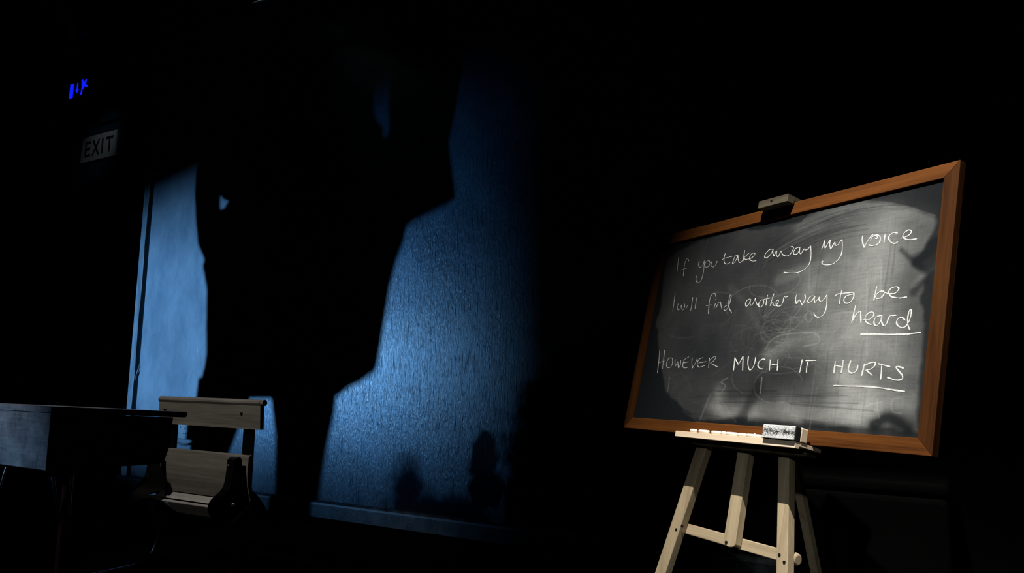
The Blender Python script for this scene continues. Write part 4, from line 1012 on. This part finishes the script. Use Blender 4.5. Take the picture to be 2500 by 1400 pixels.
# chalk pieces and chips on the tray
lab = {0: 'leftmost short chalk stick on the easel tray', 1: 'second chalk stick from the left on the easel tray', 2: 'third chalk stick from the left on the easel tray',
       3: 'stubby fourth chalk piece from the left on the easel tray', 4: 'fifth chalk stick from the left on the easel tray', 5: 'sixth chalk stick from the left, mid tray', 6: 'chalk stick lying nearest the eraser on the tray'}
for k, (a, b) in enumerate(((-0.158, -0.134), (-0.122, -0.084), (-0.069, -0.036), (-0.030, -0.016), (-0.012, 0.028), (0.034, 0.060), (0.065, 0.114))):
    vv = -0.3467
    nn = 0.0475
    p = [BRD.w(a, vv, nn), BRD.w(a + 0.001, vv, nn), BRD.w((a + b) / 2, vv, nn), BRD.w(b - 0.001, vv, nn), BRD.w(b, vv, nn)]
    o = build('chalk_stick', tube(p, [0.0035, 0.0050, 0.0053, 0.0050, 0.0038], 12), M_STICK, None, BRD.w((a + b) / 2, -0.352, nn), True)
    tag(o, lab[k], 'chalk', 'chalk sticks on the easel tray')
labc = ['tiny chalk chip above the third chalk stick on the tray', 'slanting chalk chip behind the fifth chalk stick on the tray', 'small chalk chip left of the eraser on the tray', 'chalk crumb closest to the eraser on the tray']
for k, (a, nn, t) in enumerate(((-0.052, 0.030, 0.2), (0.040, 0.033, -0.5), (0.070, 0.030, 1.3), (0.098, 0.030, 1.2))):
    p = BRD.w(a, -0.3495, nn)
    q = BRD.w(a + 0.012 * math.cos(t), -0.3495 + 0.013 * abs(math.sin(t)) + 0.001, nn)
    tag(build('chalk_chip', tube([p, (p + q) / 2, q], [0.0018, 0.0026, 0.0014], 6), M_STICK), labc[k], 'chalk', 'chalk chips on the easel tray')

# ------------------------------------------------------------ dim things around the stage
bm = box(WALL, (2.95, -0.48, 0.0), (3.50, -0.06, 0.50), 0.03, seg=4)
ch = empty('storage_chest', WALL.w(3.22, -0.27, 0), ROTW, 'black rounded chest against the wall, dim behind the easel', 'chest')
build('body', box(WALL, (2.95, -0.48, 0.0), (3.50, -0.06, 0.455), 0.02, seg=3), M_BOX, ch)
build('lid', box(WALL, (2.945, -0.485, 0.458), (3.505, -0.055, 0.508), 0.02, seg=4), M_BOX, ch)

# lighting bars under the ceiling
for k, (a0, a1, d, z, lb) in enumerate(((-0.415, 0.75, -0.30, 3.285, 'steel lighting pipe ending at the top left above the shadow'), (1.19, 2.3, -0.30, 2.872, 'thin dark pipe high on the wall, right of the steel pipe end'))):
    r_ = 0.024 if k == 0 else 0.012
    pr = empty('lighting_pipe', WALL.w(a0, d, z), ROTW, lb, 'pipe')
    build('pipe', tube([WALL.w(a0, d, z), WALL.w(a1, d, z)], r_, 16), M_PIPE if k == 0 else M_LANT, pr, smooth=True)
    for a in (a0 + 0.35, a1 - 0.3):
        build('hanger_rod', tube([WALL.w(a, d, z), WALL.w(a, d, HT)], r_ * 0.4, 10), M_LANT, pr)
lantern('stage_lantern', WALL.w(-0.61, -0.37, 3.72), WALL.w(-0.22, -0.30, 3.285), 'small added lantern close above the steel lighting pipe, lighting its glint', hang=WALL.w(-0.61, -0.37, HT), light=BAR_FILL, lname='bar_fill_beam')
# lantern hanging in the dark at upper left, with an added beam
hr = lantern('stage_lantern', WALL.w(-2.12, -0.55, 3.35), WALL.w(-2.56, 0, 2.75), 'dim black stage lantern hanging in the dark, with an added beam on the plain sign', hang=WALL.w(-2.12, -0.55, HT), light=SIGN_FILL, lname='sign_fill_beam')

# ------------------------------------------------------------ the actor whose shadow falls on the wall
PB = Vector((-3.79647, 3.77535, 0))
PX = Vector((0.46850228, -0.88346229, 0))
PY = Vector((0.88346229, 0.46850228, 0))
ACT = Frame(PB, PX, PY, Z)
actor = empty('person', PB, Matrix((PX, PY, Z)).transposed(), 'person in a loose dark hooded coat with both hands raised to the head', 'person')


def remesh(o, vs_, sm=3):
    m = o.modifiers.new('remesh', 'REMESH')
    m.mode = 'VOXEL'
    m.voxel_size = vs_
    m.use_smooth_shade = True
    s_ = o.modifiers.new('smooth', 'SMOOTH')
    s_.iterations = sm
    s_.factor = 0.5


def T(pts, rs, bm, seg=16, flat=None):
    return tube([ACT.w(*p) for p in pts], rs, seg, bm, True, flat)


bm = bmesh.new()
# legs to ankles, pelvis, chest, neck
T([(-0.215, 0.0, 0.86), (-0.232, 0.0, 0.72), (-0.248, -0.01, 0.52), (-0.255, 0.02, 0.35), (-0.265, 0.03, 0.09)], [0.062, 0.044, 0.042, 0.044, 0.034], bm)
T([(0.058, 0.0, 0.86), (0.054, 0.0, 0.72), (0.054, -0.012, 0.52), (0.055, 0.02, 0.35), (0.055, 0.03, 0.09)], [0.054, 0.042, 0.042, 0.044, 0.034], bm)
for x in (-0.265, 0.055):
    T([(x, 0.05, 0.055), (x - 0.004, -0.06, 0.045), (x - 0.006, -0.13, 0.035), (x - 0.006, -0.19, 0.028)], [0.040, 0.042, 0.040, 0.022], bm)
ellip(ACT.w(-0.07, 0.0, 1.04), (0.165, 0.105, 0.095), bm, Matrix((PX, PY, Z)).transposed())
T([(-0.20, 0, 0.86), (-0.15, 0, 1.00)], [0.075, 0.075], bm)
T([(0.056, 0, 0.86), (0.04, 0, 1.00)], [0.06, 0.075], bm)
ellip(ACT.w(-0.02, 0.0, 1.18), (0.16, 0.11, 0.20), bm, Matrix((PX, PY, Z)).transposed())
ellip(ACT.w(0.0, 0.0, 1.36), (0.185, 0.115, 0.12), bm, Matrix((PX, PY, Z)).transposed())
T([(0.0, 0.0, 1.45), (0.0, -0.01, 1.56), (0.0, -0.015, 1.64)], [0.075, 0.058, 0.056], bm)
# head with a face toward -y
hc = Vector((0.0, -0.025, 1.715))
ellip(ACT.w(*hc), (0.076, 0.095, 0.112), bm, Matrix((PX, PY, Z)).transposed())
ellip(ACT.w(0, -0.060, 1.655), (0.052, 0.058, 0.055), bm, Matrix((PX, PY, Z)).transposed())
T([(0, -0.108, 1.735), (0, -0.128, 1.700), (0, -0.110, 1.692)], [0.010, 0.014, 0.012], bm, 8)
T([(-0.022, -0.108, 1.664), (0, -0.115, 1.664), (0.022, -0.108, 1.664)], [0.006, 0.009, 0.006], bm, 8)
for s in (-1, 1):
    ellip(ACT.w(s * 0.030, -0.112, 1.728), (0.013, 0.010, 0.009), bm)
    ellip(ACT.w(s * 0.078, -0.02, 1.715), (0.010, 0.022, 0.034), bm)
# arms: upper arm down and out to a bent elbow, forearm up beside the head
ARMS = {-1: [(-0.165, 0.0, 1.42), (-0.225, -0.01, 1.35), (-0.268, -0.02, 1.305), (-0.290, -0.03, 1.41), (-0.290, -0.03, 1.52), (-0.235, -0.04, 1.62)],
        1: [(0.165, 0.0, 1.42), (0.225, -0.01, 1.36), (0.275, -0.02, 1.322), (0.272, -0.03, 1.42), (0.285, -0.03, 1.53), (0.255, -0.04, 1.63)]}
for s, pts in ARMS.items():
    T(pts, [0.050, 0.038, 0.033, 0.034, 0.033, 0.028], bm)
    wr = Vector(pts[-1])
    tip = Vector((s * 0.10, -0.055, 1.79))
    dr = (tip - wr).normalized()
    pc = wr + dr * 0.055
    side = Vector((0, 1, 0))
    ellip(ACT.w(*pc), (0.030, 0.040, 0.050), bm, Matrix((PX, PY, Z)).transposed())
    for k, (off, ln) in enumerate(((-0.030, 0.070), (-0.010, 0.080), (0.010, 0.075), (0.030, 0.060))):
        b0_ = pc + dr * 0.030 + side * off
        cur = Vector((-s * 0.010, 0, 0.004))
        b1_ = b0_ + dr * ln * 0.5
        b2_ = b0_ + dr * ln * 0.8 + cur
        b3_ = b0_ + dr * ln + cur * 2.2
        T([b0_ - dr * 0.02, b0_, b1_, b2_, b3_], [0.010, 0.0095, 0.009, 0.0085, 0.006], bm, 8)
    t0 = wr + dr * 0.030 - side * 0.032
    T([t0, t0 + dr * 0.025 - side * 0.026, t0 + dr * 0.055 - side * 0.034], [0.012, 0.0105, 0.008], bm, 8)
body = build('body', bm, M_SKIN, actor)
remesh(body, 0.0075, 2)
# coat body
ROWS = [(None, -0.281, 0.150, 0.125), (0.968, -0.271, 0.164, 0.13), (0.978, -0.268, 0.188, 0.13), (1.003, -0.261, 0.221, 0.13), (1.038, -0.258, 0.225, 0.13), (1.107, -0.267, 0.233, 0.13), (1.16, -0.271, 0.239, 0.13),
        (1.21, -0.275, 0.250, 0.125), (1.25, -0.289, 0.264, 0.12), (1.285, -0.302, 0.265, 0.12), (1.33, -0.245, 0.250, 0.12), (1.37, -0.233, 0.240, 0.115), (1.40, -0.226, 0.228, 0.11), (1.44, -0.205, 0.215, 0.10), (1.48, -0.17, 0.18, 0.09), (1.52, -0.09, 0.09, 0.07)]
rg = []
for z, a, b, dp in ROWS:
    cx, rx = (a + b) / 2, (b - a) / 2
    ring = []
    for k in range(40):
        t = 2 * math.pi * k / 40
        c_, s_ = math.cos(t), math.sin(t)
        e = 2.0 / 2.6
        x_ = cx + rx * math.copysign(abs(c_) ** e, c_)
        ring.append(ACT.w(x_, dp * math.copysign(abs(s_) ** e, s_), 0.918 + (x_ + 0.281) * 0.078 if z is None else z))
    rg.append(ring)
bm = rings_loft(rg)
T([(-0.165, 0, 1.40), (-0.222, -0.01, 1.345), (-0.262, -0.02, 1.318), (-0.278, -0.02, 1.36), (-0.294, -0.02, 1.43), (-0.301, -0.02, 1.50), (-0.300, -0.02, 1.56), (-0.29, -0.02, 1.60)], [0.070, 0.058, 0.048, 0.050, 0.051, 0.056, 0.058, 0.055], bm)
T([(0.165, 0, 1.40), (0.220, -0.01, 1.350), (0.262, -0.01, 1.322), (0.303, -0.01, 1.326), (0.288, -0.02, 1.365), (0.274, -0.02, 1.40), (0.280, -0.02, 1.46), (0.284, -0.02, 1.52), (0.287, -0.02, 1.58), (0.280, -0.02, 1.64)], [0.075, 0.066, 0.056, 0.050, 0.046, 0.055, 0.058, 0.062, 0.066, 0.062], bm)
coat = build('coat', bm, M_COAT, actor)
remesh(coat, 0.008, 1)
# hood standing up behind the head and over the shoulders
rg = []
for z, a, b, cy, dp in ((1.425, -0.20, 0.212, 0.045, 0.075), (1.436, -0.207, 0.216, 0.045, 0.085), (1.460, -0.214, 0.222, 0.045, 0.09), (1.475, -0.245, 0.226, 0.045, 0.09), (1.495, -0.262, 0.224, 0.045, 0.09), (1.512, -0.262, 0.212, 0.045, 0.09), (1.545, -0.26, 0.200, 0.05, 0.09), (1.60, -0.255, 0.200, 0.05, 0.09), (1.66, -0.20, 0.20, 0.05, 0.09), (1.74, -0.14, 0.14, 0.05, 0.085), (1.80, -0.105, 0.105, 0.045, 0.07), (1.85, -0.05, 0.05, 0.04, 0.04)):
    cx, rx = (a + b) / 2, (b - a) / 2
    rg.append([ACT.w(cx + rx * math.cos(k * math.pi / 18), cy + dp * math.sin(k * math.pi / 18), z) for k in range(36)])
build('hood', rings_loft(rg), M_COAT, actor, smooth=True)
# trousers
bm = bmesh.new()
T([(-0.188, 0, 0.945), (-0.194, 0, 0.92), (-0.228, 0, 0.78), (-0.236, 0, 0.72), (-0.246, -0.01, 0.60), (-0.252, -0.015, 0.50), (-0.258, 0.02, 0.33), (-0.266, 0.03, 0.10)], [0.100, 0.096, 0.072, 0.063, 0.060, 0.060, 0.062, 0.060], bm)
T([(0.056, 0, 0.945), (0.058, 0, 0.92), (0.059, 0, 0.845), (0.055, 0, 0.73), (0.054, -0.01, 0.60), (0.054, -0.015, 0.50), (0.055, 0.02, 0.33), (0.055, 0.03, 0.10)], [0.086, 0.083, 0.067, 0.056, 0.056, 0.058, 0.061, 0.058], bm)
tr = build('trousers', bm, M_TROU, actor, smooth=True)
bm = bmesh.new()
ellip(ACT.w(0, -0.010, 1.750), (0.086, 0.100, 0.092), bm, Matrix((PX, PY, Z)).transposed())
ellip(ACT.w(0, 0.030, 1.690), (0.078, 0.070, 0.095), bm, Matrix((PX, PY, Z)).transposed())
build('hair', bm, M_HAIR, actor, smooth=True)
for x in (-0.265, 0.055):
    bm = bmesh.new()
    T([(x, 0.085, 0.048), (x, 0.04, 0.052), (x - 0.004, -0.06, 0.050), (x - 0.006, -0.14, 0.042), (x - 0.006, -0.205, 0.036)], [0.030, 0.046, 0.048, 0.046, 0.026], bm)
    for v in bm.verts:
        v.co.z = max(v.co.z, 0.002)
    build('shoe', bm, M_SHOE, actor, smooth=True)
